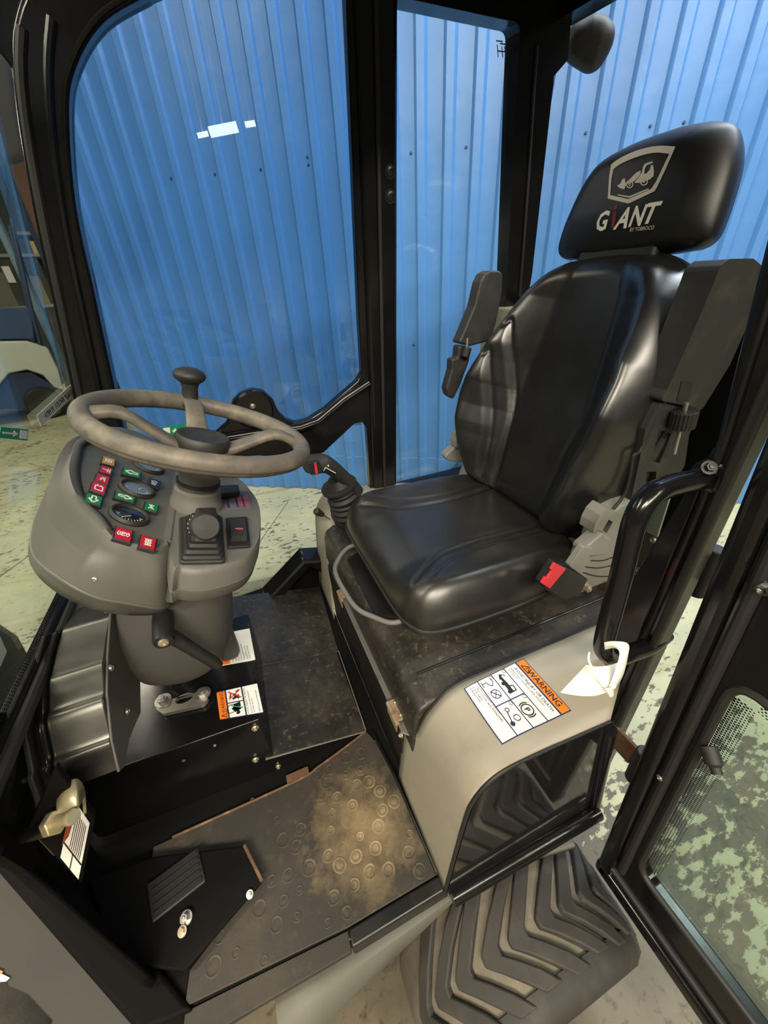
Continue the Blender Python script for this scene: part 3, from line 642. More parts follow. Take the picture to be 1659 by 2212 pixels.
# labels on the valve box
def warn_box(p4, label, full=True):
    q = [bk.px(*p) for p in p4]                                   # order: near-left, near-right, far-right, far-left
    L = lambda u, v: tuple(q[0][i] * (1 - u) * (1 - v) + q[1][i] * u * (1 - v) + q[2][i] * u * v + q[3][i] * (1 - u) * v for i in (0, 1))
    R = lambda a, b, c, d: [L(a, b), L(c, b), L(c, d), L(a, d)]
    o = flat('warning_label', bk, [rp(R(0, 0, 1, 1), .004)], 'navy', None, .0012, .0006); tag(o, label, 'label')
    flat('orange_panel', bk, [rp(R(.01, .02, .20, .98), .003)], 'orange', o, .0017, .0005)
    flat('white_panel', bk, [R(.235, .02, .59, .49), R(.235, .53, .59, .98), R(.625, .02, .99, .98)], 'label', o, .0017, .0005)
    ang = math.atan2(q[3][1] - q[0][1], q[3][0] - q[0][0]); w = math.dist(q[0], q[1]); h = math.dist(q[0], q[3])
    g = G(); g.add(*textg('WARNING', bk, *L(.115, .585), w * .13, .0021, rot=ang)); 
    for s in (line(L(.17, .05), L(.17, .18), .0012), line(L(.17, .05), L(.05, .115), .0012), line(L(.17, .18), L(.05, .115), .0012), line(L(.14, .115), L(.09, .115), .0012)): g.prism(bk, s, .0017, .0021)
    mk('warning_text', g, 'ink', o)
    g = G()
    for t, u, sz in [('AVOID INJURY OR DEATH', .67, .062), ('Hold on to the steering wheel if', .745, .05), ('the loader tips over.', .80, .05), ('NEVER jump out of the loader.', .93, .05)]: g.add(*textg(t, bk, *L(u, .05), w * sz, .0021, 'LEFT', rot=ang))
    mk('small_text', g, 'ink', o)
    g = G(); g.prism(bk, ringp(L(.44, .14), w * .045, 14), .0017, .0021)
    for a, b, t in [((.44, .22), (.36, .36), .013), ((.36, .36), (.52, .42), .012), ((.40, .2), (.50, .30), .009), ((.50, .30), (.33, .30), .006)]: g.prism(bk, line(L(*a), L(*b), t), .0017, .0021)
    g.prism(bk, arc(L(.30, .3), .011, .0016, .1, 6.1, 18) , .0017, .0021); mk('driver_symbol', g, 'ink', o)
    mk('belt_symbol', G().prism(bk, line(L(.30, .40), L(.56, .27), .0025), .0021, .0024), 'green', o)
    g = G()
    for a, b, t in [((.36, .62), (.52, .72), .006), ((.52, .62), (.40, .78), .006), ((.30, .66), (.34, .84), .003), ((.46, .84), (.54, .90), .005)]: g.prism(bk, line(L(*a), L(*b), t), .0017, .0021)
    mk('jump_symbol', g, 'ink', o)
    g = G()
    for a, b in [((.28, .62), (.56, .90)), ((.56, .62), (.28, .90))]: g.prism(bk, line(L(*a), L(*b), .003), .0021, .0025)
    mk('red_cross', g, 'redp', o); return o
warn_box([(475, 1556), (570, 1540), (556, 1476), (467, 1496)], 'orange and white warning label at the near corner of the valve box')
q = [bk.px(*p) for p in [(455, 1443), (552, 1426), (539, 1358), (445, 1376)]]
L2 = lambda u, v: tuple(q[0][i] * (1 - u) * (1 - v) + q[1][i] * u * (1 - v) + q[2][i] * u * v + q[3][i] * (1 - u) * v for i in (0, 1))
o = flat('warning_label', bk, [rp([L2(0, 0), L2(1, 0), L2(1, 1), L2(0, 1)], .003)], 'label', None, .0012, .0006); tag(o, 'white text label with orange edge half hidden behind the steering column', 'label')
flat('orange_panel', bk, [[L2(0, .02), L2(.44, .02), L2(.44, .98), L2(0, .98)]], 'orange', o, .0016, .0004)
ang = math.atan2(q[3][1] - q[0][1], q[3][0] - q[0][0]); g = G()
for i, t in enumerate(['The operator must read the', 'manual before use. Fasten the seat', 'belt and adjust the seat and wheel', 'Check oil, tyres and lights', 'Keep bystanders away from', 'the machine at all times', 'Never leave it running']): g.add(*textg(t, bk, *L2(.52 + i * .062, .06), .0052, .002, 'LEFT', rot=ang))
mk('small_text', g, 'ink', o)
# ------------------------------------------------------------------ seat base between the wheel arches
sb = thing('seat_base', 'black steel seat base with rusty hinges and grey edge strip', 'seat base', (.45, .7, 0))
mk('front_panel', G().box((.168, .73, .12), (.006, .60, .246)), 'paint2', sb, bevel=.002)
SX = Fr((.165, 0, 0), Y, Z)
mk('edge_strip', slab([V((.160, .415, .246)), V((.177, .400, .246)), V((.177, .88, .247)), V((.160, .88, .247))], .004), 'alu', sb, bevel=.0012)
lid = [(.172, .250), (.176, .325), (.186, .348), (.210, .362), (.80, .364), (.80, .300), (.172, .20)]
g = G(); yy = (.385, 1.075)
g.add([V((x, yy[0], z)) for x, z in lid] + [V((x, yy[1], z)) for x, z in lid], [list(range(7))[::-1], list(range(7, 14))] + [(i, (i + 1) % 7, 7 + (i + 1) % 7, 7 + i) for i in range(7)])
mk('lid', g, 'floorplate', sb, bevel=.006, seg=3)
mk('lid_groove', G().tube([V((.215, .45, .3625)), V((.80, .45, .365))], .003, 8), 'paint2', sb)
for (y0, y1, z) in [(.432, .487, .25), (.835, .880, .25)]:
    g = G(); g.tube([(.159, y0, z), (.159, y1, z)], .0055, 12); g.box((.157, (y0 + y1) / 2, z - .017), (.003, y1 - y0 - .004, .026)); g.box((.171, (y0 + y1) / 2, z + .006), (.02, y1 - y0 - .004, .003))
    hn = mk('hinge', g, 'hinge', sb, bevel=.0008, label='rusty hinge')
    for yb in (y0 + .012, y1 - .012): bolt((.1715, yb, z + .008), Z, hn, .003, 'dome', 'brass', 'rivet')
for px, py in [(702, 1318), (680, 1262), (868, 1587), (846, 1674), (907, 1818)]: bolt(at(px, py, X, (.161, 0, 0)), -X, sb, .0048, 'hex', 'brass', h=.006)
mk('floor_flange', G().tube([V((.157, .252, .003)), V((.150, .45, .003)), V((.137, .575, .003))], .004, 8), 'paint', sb)
# ------------------------------------------------------------------ grey wheel arch covers left and right of the seat
near_p = [(.157, .222, .004), (.1725, .222, .17), (.187, .222, .31), (.198, .222, .357), (.220, .222, .390), (.252, .222, .405), (.31, .222, .402), (.39, .222, .390), (.475, .222, .377)]
inn_p = [(.156, .446, .0), (.168, .434, .17), (.173, .424, .222), (.179, .388, .272), (.189, .380, .315), (.208, .380, .347), (.261, .380, .388), (.39, .380, .391), (.74, .380, .388)]
def arch(mirror):
    f = (lambda p: V((p[0], 1.46 - p[1], p[2]))) if mirror else V
    a = bez([f(p) for p in near_p], 4); b = bez([f(p) for p in inn_p], 4); rows = []
    for u in (0, .012, .04, .3, .6, .9, 1):
        dz = -.006 if u == 0 else (-.0015 if u == .012 else 0)
        rows.append([p.lerp(q, u) + V((.35 * -dz, 0, dz)) for p, q in zip(a, b)])
    return G().loft(rows, False, False, closed=False)
cov = thing('wheel_arch_cover', 'warm grey wheel arch cover beside the open door with warning decal', 'cover', (.35, .3, 0))
o = mk('cover_sheet', arch(False), 'cover', cov, ang=50); sm = o.modifiers.new('t', 'SOLIDIFY'); sm.thickness = .0035; sm.offset = -1
nb = bez([V(p) - V((0, .001, .007)) for p in near_p], 4)
mk('edge_seal', G().tube(nb, .0035, 8), 'rubber', cov)
mk('inner_edge', G().tube(bez([V(p) + V((0, .002, .0)) for p in inn_p[2:]], 4), .0025, 8), 'rubber', cov)
pn = [(p[0], p[2]) for p in bez([V(p) for p in near_p], 4)]
PY = Fr((0, .2175, 0), X, Z)
mk('dark_side_panel', G().prism(PY, [(x + .004, z - .006) for x, z in pn] + [(.535, .0), (.165, .0)], -.003, 0), G_DARK, cov)
cf = thing('wheel_arch_cover', 'grey wheel arch cover on the far side carrying the joystick', 'cover', (.35, 1.16, 0))
o = mk('cover_sheet', arch(True), 'cover', cf, ang=50); sm = o.modifiers.new('t', 'SOLIDIFY'); sm.thickness = .0035; sm.offset = 1
mk('edge_seal', G().tube(bez([V((p[0], 1.46 - p[1] + .001, p[2] - .007)) for p in near_p], 4), .0045, 8), 'rubber', cf)
# ------------------------------------------------------------------ big warning decal on the near cover
P3 = [at(x, y, (.0, .09, 1), (.35, .30, .3945)) for x, y in [(1135, 1423), (1238, 1526), (1085, 1607), (1003, 1490)]]
ex = P3[1] - P3[0]; DF = Fr(P3[0], ex, (P3[3] - P3[0]))
D = Fr((.35, .30, .3945 + .0016), (P3[0] - P3[3]).normalized(), V((0, 1, -.09)))
if D.ez.z < 0: D = Fr(D.o, D.ex, -D.ey)
q = [D.px(*p) for p in [(1130, 1424), (1237, 1527), (1085, 1608), (1002, 1489)]]
L3 = lambda u, v: tuple(q[0][i] * (1 - u) * (1 - v) + q[1][i] * u * (1 - v) + q[2][i] * u * v + q[3][i] * (1 - u) * v for i in (0, 1))   # u along the heading, v down the label
R3 = lambda a, b, c, d: [L3(a, b), L3(c, b), L3(c, d), L3(a, d)]
dec = flat('warning_decal', D, [R3(0, 0, 1, 1)], 'navy', cov, .0006, .0006)
flat('orange_panel', D, [R3(.015, .012, .985, .135)], 'orange', dec, .0010, .0004)
flat('white_panel', D, [R3(.015, .16, .985, .345), R3(.015, .36, .49, .56), R3(.51, .36, .985, .56), R3(.015, .575, .49, .785), R3(.51, .575, .985, .785), R3(.015, .80, .985, .988)], 'label', dec, .0010, .0004)
an = math.atan2(q[1][1] - q[0][1], q[1][0] - q[0][0]); W = math.dist(q[0], q[1]); Hh = math.dist(q[0], q[3])
tw = lambda t, u, v, s, al='CENTER', b=0: textg(t, D, *L3(u, v), s, .0022, al, rot=an, bold=b)
g = G(); g.add(*tw('WARNING', .56, .075, .0165, b=.01))
tri = [L3(.10, .115), L3(.26, .115), L3(.18, .03)]
for i in range(3): g.prism(D, line(tri[i], tri[(i + 1) % 3], .0013), .0014, .0022)
g.prism(D, line(L3(.18, .06), L3(.18, .095), .0013), .0014, .0022); mk('warning_text', g, 'ink', dec)
g = G(); g.add(*tw('AVOID INJURY OR DEATH', .5, .215, .0083))
for i, t in enumerate(['Follow these mandatory safety shutdown', 'procedures:']): g.add(*tw(t, .06, .265 + i * .035, .0052, 'LEFT'))
for i, t in enumerate(['1. Lower equipment to ground.', '2. Place controls, apply parking brake.', '3. Stop engine.', '4. Remove key.']): g.add(*tw(t, .06, .825 + i * .036, .0052, 'LEFT'))
for t, u, v in [('2', .055, .38), ('1', .55, .38), ('3', .055, .60), ('4', .55, .60)]:
    g.add(*tw(t, u, v, .004)); mk('number_ring', G().prism(D, arc(L3(u, v), .0033, .0004, 0, 6.2, 14), .0014, .0022), 'navy', dec)
mk('small_text', g, 'navy', dec)
g = G(); c = L3(.74, .475); g.prism(D, arc(c, .0105, .0017, 0, 6.2, 24), .0014, .0022)
for s in (0, math.pi): g.prism(D, arc(c, .0140, .0015, s - .65 + an, s + .65 + an, 10), .0014, .0022)
g.add(*tw('P', .74, .475, .014, b=.02)); mk('brake_symbol', g, 'ink', dec)
g = G()       # little loader raising its arm
B3 = lambda u, v: L3(.03 + u * .44, .37 + v * .18)
for a, b, t in [((.18, .62), (.52, .55), .0050), ((.52, .60), (.88, .62), .0075), ((.10, .50), (.28, .70), .0045), ((.62, .50), (.66, .22), .0016), ((.66, .22), (.86, .25), .0016), ((.86, .25), (.86, .52), .0016)]: g.prism(D, line(B3(*a), B3(*b), t), .0014, .0022)
for u in (.46, .82): g.prism(D, ringp(B3(u, .76), .0036, 14), .0014, .0022)
g.prism(D, arc(B3(.30, .50), .0085, .0011, an + 2.0, an + 3.4, 8), .0014, .0022); mk('loader_symbol', g, 'ink', dec)
g = G(); c = L3(.33, .685); g.prism(D, arc(c, .0088, .0010, 0, 6.2, 22), .0014, .0022)
g.prism(D, line(L3(.26, .73), L3(.40, .64), .0014), .0014, .0022); g.prism(D, line(L3(.28, .65), L3(.38, .72), .0009), .0014, .0022)
for a, b in [((.06, .62), (.13, .61)), ((.13, .61), (.19, .65)), ((.19, .65), (.15, .69)), ((.15, .69), (.10, .70)), ((.10, .70), (.10, .76)), ((.06, .765), (.16, .765))]: g.prism(D, line(L3(*a), L3(*b), .0010), .0014, .0022)
mk('lever_symbol', g, 'navy', dec)
g = G(); c = L3(.78, .655)
for i in range(6): g.prism(D, line((c[0] + .006 * math.cos(i * 1.05), c[1] + .006 * math.sin(i * 1.05)), (c[0] + .006 * math.cos(i * 1.05 + 1.05), c[1] + .006 * math.sin(i * 1.05 + 1.05)), .0010), .0014, .0022)
g.prism(D, arc(L3(.62, .70), .0036, .0010, 0, 6.2, 14), .0014, .0022); g.prism(D, line(L3(.65, .715), L3(.80, .745), .0014), .0014, .0022); g.prism(D, ringp(L3(.83, .75), .0042, 12), .0014, .0022); mk('engine_key_symbol', g, 'navy', dec)
_na, _ia = bez([V(p) for p in near_p], 8), bez([V(p) for p in inn_p], 8)
def zsurf(x, y):
    best = None
    rows = [(a.lerp(b, min(1, max(0, (y - a.y) / (b.y - a.y))))) for a, b in zip(_na, _ia)]
    for p, q_ in zip(rows, rows[1:]):
        if p.x - 1e-6 <= x <= q_.x + 1e-6 and q_.x - p.x > 1e-6: best = p.z + (q_.z - p.z) * (x - p.x) / (q_.x - p.x)
    return best
def conform(o):
    me = o.data; bm = bmesh.new(); bm.from_mesh(me)
    if len(bm.faces) < 400: bmesh.ops.subdivide_edges(bm, edges=[e for e in bm.edges if e.calc_length() > .02], cuts=4, use_grid_fill=True)
    for v in bm.verts:
        w = v.co + org(cov); hh = (w - D.o).dot(D.ez); z = zsurf(w.x, w.y)
        if z is not None: v.co.z = z + hh + .0008 - org(cov).z
    bm.to_mesh(me); bm.free()
for o_ in [dec] + list(dec.children): conform(o_)
# ------------------------------------------------------------------ rear wheel and fender below the sill
ty = thing('rear_wheel', 'dusty rear wheel with chevron lugged tyre standing below the door sill', 'wheel', (.30, .12, -.6))
TC, TR, Y0, Y1 = V((.30, 0, -.325)), .258, .012, .25
prof = [(.13, Y0 + .03), (.19, Y0 + .004), (.225, Y0), (.247, Y0 + .012), (.256, Y0 + .035), (TR, .13), (.256, Y1 - .035), (.247, Y1 - .012), (.225, Y1), (.19, Y1 - .004), (.13, Y1 - .03)]
rings = []
n = 72
for r, y in prof: rings.append([V((TC.x - math.cos(2 * math.pi * k / n) * r, y, TC.z + math.sin(2 * math.pi * k / n) * r)) for k in range(n)])
cas = mk('casing', G().loft(rings, False, False), 'tyred', ty, ang=60)
def onT(th, y, h):
    e = 0 if .045 < y < .215 else (.004 if .03 < y < .23 else .012)
    r = TR + h - e; return V((TC.x - math.cos(th) * r, y, TC.z + math.sin(th) * r))
NL = 26; lug0 = None
for k in range(NL):
    th0 = 2 * math.pi * k / NL
    if not (0.25 < th0 % (2 * math.pi) < 3.0): continue
    path = [(.225, .40), (.20, .28), (.165, .13), (.130, .0), (.115, .0), (.095, .09), (.070, .19), (.046, .27)] if k % 2 else [(.250, .42), (.21, .26), (.165, .11), (.128, -.01), (.115, -.01), (.092, .09), (.066, .19), (.040, .28)]
    dth = 2 * math.pi / NL; rr = []
    for i, (y, o_) in enumerate(path):
        hw = .30 * dth if 0 < i < len(path) - 1 else .26 * dth
        t = th0 + o_ * 1.15
        rr.append([onT(t - hw * 1.15, y, -.004), onT(t - hw, y, .012), onT(t + hw, y, .012), onT(t + hw * 1.15, y, -.004)])
    mk('tread_lug', G().loft(rr), 'tyre', ty, bevel=.003)
g = G()
for a, b in [((TR - .006), Y0 + .02)]: pass
mk('shoulder', G().loft([[V((TC.x - math.cos(math.pi * 2 * k / n) * r, y, TC.z + math.sin(math.pi * 2 * k / n) * r)) for k in range(n)] for r, y in [(.20, Y0 + .002), (.232, Y0 - .003), (.254, Y0 + .008), (.2625, Y0 + .026), (.262, Y0 + .044), (.254, Y0 + .046)]], False, False), 'tyre', cas, ang=60)
fen = G(); up_ = [(1240, 1822), (1160, 1848), (1090, 1872), (1012, 1914), (860, 2024), (700, 2139), (600, 2215)]; lo_ = [(1240, 1830), (1162, 1854), (1070, 1893), (977, 1945), (845, 2072), (700, 2212), (610, 2300)]
a = [at(x, y, Z, (0, 0, -.045)) for x, y in up_]; b = [at(x, y, Z, (0, 0, -.085)) for x, y in lo_]
a2 = [p + V((0, .05, .002)) for p in a]
fo = mk('rear_fender', fen.loft([a2, a, b], False, False, closed=False), 'fender'); sm = fo.modifiers.new('t', 'SOLIDIFY'); sm.thickness = .003
tag(fo, 'pale grey fender lip running under the door sill above the tyre', 'fender')
# ------------------------------------------------------------------ steering console
con = thing('steering_console', 'dark grey plastic steering console with steering wheel, gauges and warning lamps', 'console', (-.16, .73, VZ))
b1 = math.radians(20); N1 = V((math.sin(b1), 0, math.cos(b1)))
C0 = at(425, 1090, Y, (0, .73, 0))
KF = Fr(C0, (math.cos(b1), 0, -math.sin(b1)), Y)                    # right hand deck: a = downhill to the rear, b = across
b2 = math.radians(38); N2 = V((math.sin(b2), 0, math.cos(b2)))
C1 = at(365, 1150, KF.ez, KF.o)
GF = Fr(C1, (math.cos(b2), 0, -math.sin(b2)), Y)                    # gauge panel
# right deck housing: closed rings around the column axis
def dpx(l, h=0): return [KF.px(x, y, h) for x, y in l]
near_edge = dpx([(366, 1216), (392, 1232), (440, 1236), (500, 1224), (540, 1205)], -.004)
right_edge = dpx([(561, 1170), (564, 1130), (560, 1092), (546, 1066)], -.004)
far_edge = [(.085, .16), (.03, .20), (-.05, .205)]
base = near_edge + right_edge
x0 = base[0][0]
ring = [(p.x, p.y) for p in bez([(q_[0], q_[1], 0) for q_ in base + far_edge + [(x0 - .02, .19), (x0 - .025, .08)]], 5, True)]
def scl(r, s, c=(-.0, 0), db=0): return [(c[0] + (a - c[0]) * s, c[1] + (b - c[1]) * s + db) for a, b in r]
cx = sum(a for a, b in ring) / len(ring); cy = sum(b for a, b in ring) / len(ring)
col_o = V((-.165, .725, .575)); COLAX = V((math.sin(b1), 0, math.cos(b1)))
def col_ring(z, rx, ry, o=None, n=len(ring)):
    """ring with the same vertex order as 'ring', squeezed to an ellipse about the column"""
    out = []
    for a, b in ring:
        t = math.atan2((b - cy), (a - cx)); out.append((math.cos(t), math.sin(t)))
    return out
cr = col_ring(0, 1, 1)
CF = lambda z: Fr((-.165 - (.575 - z) * .36 + .0, .725, z), X, Y)
rings = [[KF.c(a, b, 0) for a, b in scl(ring, .93, (cx, cy))], [KF.c(a, b, 0) for a, b in scl(ring, .965, (cx, cy))], [KF.c(a, b, -.004) for a, b in scl(ring, .99, (cx, cy))], [KF.c(a, b, -.012) for a, b in scl(ring, 1.0, (cx, cy))],
         [KF.c(a, b, -.034) for a, b in scl(ring, 1.012, (cx, cy))], [KF.c(a, b, -.0352) for a, b in scl(ring, 1.0, (cx, cy))], [KF.c(a, b, -.0365) for a, b in scl(ring, 1.012, (cx, cy))],
         [KF.c(a, b, -.060) for a, b in scl(ring, .98, (cx, cy))]]
f2 = CF(.56)
rings += [[KF.c(cx + (a - cx) * .80 - .02, cy + (b - cy) * .76, -.095) for a, b in ring]]
mk('right_deck', G().loft(rings), 'console', con, ang=42)
# column cover below the deck
def ell(z, rx, ry, dx=0, p=2.6, n=40, cyy=.735):
    o = V((-.190 - (.55 - z) * .30 + dx, cyy, z)); out = []
    for k in range(n):
        t = 2 * math.pi * k / n; c, s = math.cos(t), math.sin(t)
        out.append(o + V((math.copysign(abs(c) ** (2 / p), c) * rx, math.copysign(abs(s) ** (2 / p), s) * ry, -.25 * math.copysign(abs(c) ** (2 / p), c) * rx)))
    return out
mk('column_cover', G().loft([ell(.61, .085, .100), ell(.57, .094, .110), ell(.52, .102, .117), ell(.46, .107, .120), ell(.42, .106, .118), ell(.39, .099, .112), ell(.365, .086, .102), ell(.35, .070, .09), ell(.342, .05, .07)]), 'lowcons', con, ang=50)
mk('column_foot', G().loft([ell(.345, .035, .05, cyy=.80), ell(.30, .034, .05, cyy=.80), ell(.215, .034, .05, cyy=.80)]), 'paint2', con, ang=50)
mk('column_flange', G().box((-.165, .80, .30), (.05, .05, .16)), 'lowcons', con, bevel=.015)
# gauge pod: rails along the rim given by what each point lines up with, at its own depth across the cab
def rail(l): return bez([at(x, y, Y, (0, d, 0)) for x, y, d in l], 5)
inner = rail([(364, 1170, .595), (340, 1181, .580), (300, 1174, .577), (256, 1160, .577), (226, 1120, .605), (188, 1082, .648), (172, 1030, .715), (176, 985, .79), (190, 955, .85), (260, 945, .90), (372, 990, .92)])
crest = rail([(364, 1178, .580), (341, 1188, .563), (298, 1180, .558), (247, 1165, .560), (212, 1124, .590), (169, 1077, .635), (152, 1026, .70), (158, 985, .775), (176, 950, .85), (262, 930, .93), (376, 975, .95)])
mid = rail([(366, 1240, .570), (343, 1247, .545), (293, 1240, .535), (228, 1218, .530), (162, 1180, .545), (108, 1120, .59), (106, 1058, .66), (128, 1002, .74), (160, 948, .84), (262, 925, .95), (380, 972, .97)])
ridge = rail([(364, 1306, .585), (342, 1312, .560), (278, 1302, .540), (204, 1287, .530), (128, 1246, .545), (74, 1196, .60), (76, 1130, .68), (106, 1060, .75), (152, 955, .86), (268, 935, .98), (384, 990, 1.0)])
under = rail([(362, 1318, .64), (338, 1326, .62), (266, 1326, .60), (184, 1308, .59), (106, 1264, .61), (66, 1210, .66), (72, 1150, .72), (112, 1085, .80), (175, 1010, .90), (290, 1010, 1.0), (390, 1050, 1.0)])
under2 = [p.lerp(V((-.23, .75, .60)), .55) for p in under]
def between(a, b, u, bulge=0): return [p.lerp(q, u) for p, q in zip(a, b)]
rows = [inner, between(inner, crest, .5), crest, between(crest, mid, .12), between(crest, mid, .5), mid, between(mid, ridge, .55), between(mid, ridge, .93), ridge, between(ridge, under, .10), between(ridge, under, .5), under, under2]
# round the crest a little towards the viewer's light: lift its middle row
rows[1] = [p + Z * .004 for p in rows[1]]; rows[2] = [p + Z * .002 for p in rows[2]]
pod = mk('gauge_pod', G().loft(rows, False, False, closed=False), 'console', con, ang=60)
mk('pod_bead', G().tube([p + V((0, -.0015, .0005)) for p in ridge], .0028, 8), 'console', con)
sm = pod.modifiers.new('t', 'SOLIDIFY'); sm.thickness = .004; sm.offset = 0
pl = [GF.px(x, y) for x, y in [(368, 1172), (340, 1192), (300, 1184), (248, 1170), (205, 1125), (160, 1085), (140, 1030), (150, 985), (170, 948), (262, 925), (380, 985)]]
mk('gauge_panel', G().prism(GF, pl, -.006, 0), 'console', con)
dk = [at(x, y, Y, (0, d, 0)) for x, y, d in [(366, 1000, .90), (366, 1175, .60), (366, 1240, .572), (366, 1300, .59)]]
mk('pod_side', G().prism(Fr(C1, (math.cos(b1), 0, -math.sin(b1)), Z), [(-.012, -.11), (.006, -.11), (.006, .002), (-.012, .002)], -.30, .03), 'console', con, bevel=.003)
mk('pod_filler', G().box((-.225, .75, .66), (.10, .30, .10)), 'console', con)
# panel screws
for px, py, d, n in [(206, 1251, .53, (-.2, -1, .3)), (419, 1251, .535, (.2, -1, .3))]: bolt(at(px, py, Y, (0, d, 0)), n, con, .0042, 'dome', 'steel', 'screw', h=.004)
# warning lamps: tiles on the panel; each its own part
def tile(px4, m, sym, r=.0015, frm=.0018, h=.007):
    q = [GF.px(*p, h) for p in px4]; c = (sum(a for a, b in q) / 4, sum(b for a, b in q) / 4)
    out = [(c[0] + (a - c[0]) * 1.22, c[1] + (b - c[1]) * 1.16) for a, b in q]
    o = mk('warning_lamp', G().prism(GF, rp(out, .001, 2), 0, h - .0008), 'lampblk', con, bevel=.0008)
    mk('lamp_lens', G().prism(GF, rp(q, .0008, 2), h - .001, h), m, o, label={'redl': 'red lens', 'greenl': 'green lens', 'amberl': 'amber lens', 'lampblk': 'dark blue lens'}.get(m))
    L = lambda u, v: tuple(q[0][i] * (1 - u) * (1 - v) + q[1][i] * u * (1 - v) + q[2][i] * u * v + q[3][i] * (1 - u) * v for i in (0, 1))
    g = G()
    w = min(math.dist(q[0], q[1]), math.dist(q[0], q[3]))
    for s in sym:
        if s[0] == 'l': g.prism(GF, line(L(*s[1]), L(*s[2]), w * s[3]), h, h + .0003)
        elif s[0] == 'p': g.prism(GF, [L(*p) for p in s[1]], h, h + .0003)
        elif s[0] == 'a': g.prism(GF, arc(L(*s[1]), w * s[2], w * s[3], s[4], s[5], 14), h, h + .0003)
    mk('lamp_symbol', g, 'white', o)
    return o
arrow = [('l', (.16, .36), (.52, .36), .10), ('l', (.16, .64), (.52, .64), .10), ('l', (.16, .36), (.16, .64), .10), ('l', (.52, .36), (.52, .18), .10), ('l', (.52, .64), (.52, .82), .10), ('l', (.52, .18), (.88, .5), .12), ('l', (.52, .82), (.88, .5), .12)]
arrowL = [(k, (1 - a[0], a[1]), (1 - b[0], b[1]), w) for k, a, b, w in arrow]
arrow_d = [(k, (a[1], a[0]), (b[1], b[0]), w) for k, a, b, w in arrow]
# p4 order: left-top, right-top, right-bottom, left-bottom as seen in the photograph
tile([(224, 985), (249, 992), (246, 1006), (220, 999)], 'amberl', [('l', (.2, .3), (.8, .35), .12), ('l', (.2, .6), (.8, .65), .12), ('l', (.25, .3), (.25, .7), .1), ('l', (.5, .3), (.5, .7), .1), ('l', (.75, .3), (.75, .7), .1)])
tile([(220, 1005), (243, 1012), (239, 1025), (215, 1018)], 'redl', [('l', (.15, .45), (.85, .55), .08), ('l', (.85, .25), (.85, .85), .1), ('l', (.65, .25), (.65, .8), .1)])
tile([(211, 1022), (237, 1030), (232, 1046), (205, 1037)], 'redl', [('l', (.3, .5), (.7, .5), .1), ('l', (.5, .3), (.7, .7), .1), ('l', (.35, .75), (.6, .35), .1), ('l', (.7, .3), (.7, .8), .08)])
tile([(201, 1040), (230, 1050), (225, 1067), (196, 1056)], 'redl', [('l', (.25, .3), (.8, .3), .09), ('l', (.25, .8), (.8, .8), .09), ('l', (.25, .3), (.25, .8), .09), ('l', (.8, .3), (.8, .8), .09), ('l', (.38, .3), (.38, .15), .09), ('l', (.66, .3), (.66, .15), .09)])
tile([(189, 1064), (221, 1074), (216, 1091), (183, 1082)], 'greenl', arrow_d)
tile([(269, 1009), (304, 1020), (301, 1032), (266, 1022)], 'greenl', arrowL)
tile([(252, 1060), (292, 1074), (288, 1085), (249, 1073)], 'greenl', arrow)
tile([(324, 1031), (346, 1039), (342, 1053), (321, 1046)], 'lampblk', [('a', (.5, .45), .26, .08, .2, 3.3), ('l', (.25, .5), (.75, .6), .08), ('l', (.3, .6), (.3, .85), .07), ('l', (.45, .62), (.45, .88), .07), ('l', (.6, .64), (.6, .9), .07)])
tile([(316, 1083), (342, 1091), (338, 1106), (312, 1098)], 'greenl', [('l', (.5, .2), (.5, .8), .1), ('l', (.3, .25), (.45, .5), .09), ('l', (.3, .8), (.45, .5), .09), ('l', (.7, .25), (.55, .5), .09), ('l', (.7, .8), (.55, .5), .09)])
tile([(252, 1137), (286, 1146), (281, 1170), (247, 1160)], 'redl', [('a', (.5, .5), .22, .07, 0, 6.2), ('a', (.5, .5), .36, .07, 2.3, 4.0), ('a', (.5, .5), .36, .07, 5.4, 7.1), ('l', (.42, .4), (.42, .62), .07), ('l', (.42, .42), (.58, .5), .08)])
tile([(306, 1156), (338, 1164), (333, 1187), (302, 1179)], 'redl', [('l', (.25, .25), (.75, .25), .09), ('l', (.25, .5), (.75, .5), .09), ('l', (.25, .75), (.75, .75), .09), ('l', (.35, .2), (.35, .8), .08), ('l', (.65, .2), (.65, .8), .08), ('l', (.5, .3), (.5, .7), .12)])
# gauges
def gauge(px, py, r, m):
    a, b = GF.px(px, py, .004); o = mk('gauge', G().lathe([(r * .8, -.002), (r * 1.22, -.002), (r * 1.25, .003), (r * 1.12, .0075), (r, .0065), (r * .96, .002), (r * .8, .001)], GF.c(a, b), GF.ez, 36), 'blackp2', con)
    mk('gauge_lens', G().lathe([(0, .0022), (r * .97, .0022), (r * .97, .003), (0, .0042)], GF.c(a, b), GF.ez, 32), m, o); return o, (a, b)
for px, py, m in [(281, 1111, 'gauge'), (297, 1055, 'dial'), (322, 1006, 'dial')]:
    o, (a, b) = gauge(px, py, .0235, m)
    g = G()
    for k in range(11):
        t = math.radians(200 + k * 14); g.prism(GF, line((a + .0195 * math.cos(t), b + .0195 * math.sin(t)), (a + (.0165 if k % 5 else .015) * math.cos(t), b + (.0165 if k % 5 else .015) * math.sin(t)), .0007), .0046, .0048)
    g.prism(GF, line((a + .002, b - .004), (a - .010, b - .016) if m == 'gauge' else (a + .006, b + .006), .001), .0046, .0048)
    mk('gauge_scale', g, 'white', o)
# column boss and stalk boss
boss = G(); boss.lathe([(0, -.01), (.046, -.01), (.0455, .010), (.042, .016), (.040, .034), (.036, .038), (0, .038)], KF.o + KF.ez * 0, KF.ez, 36)
mk('column_boss', boss, 'console', con)
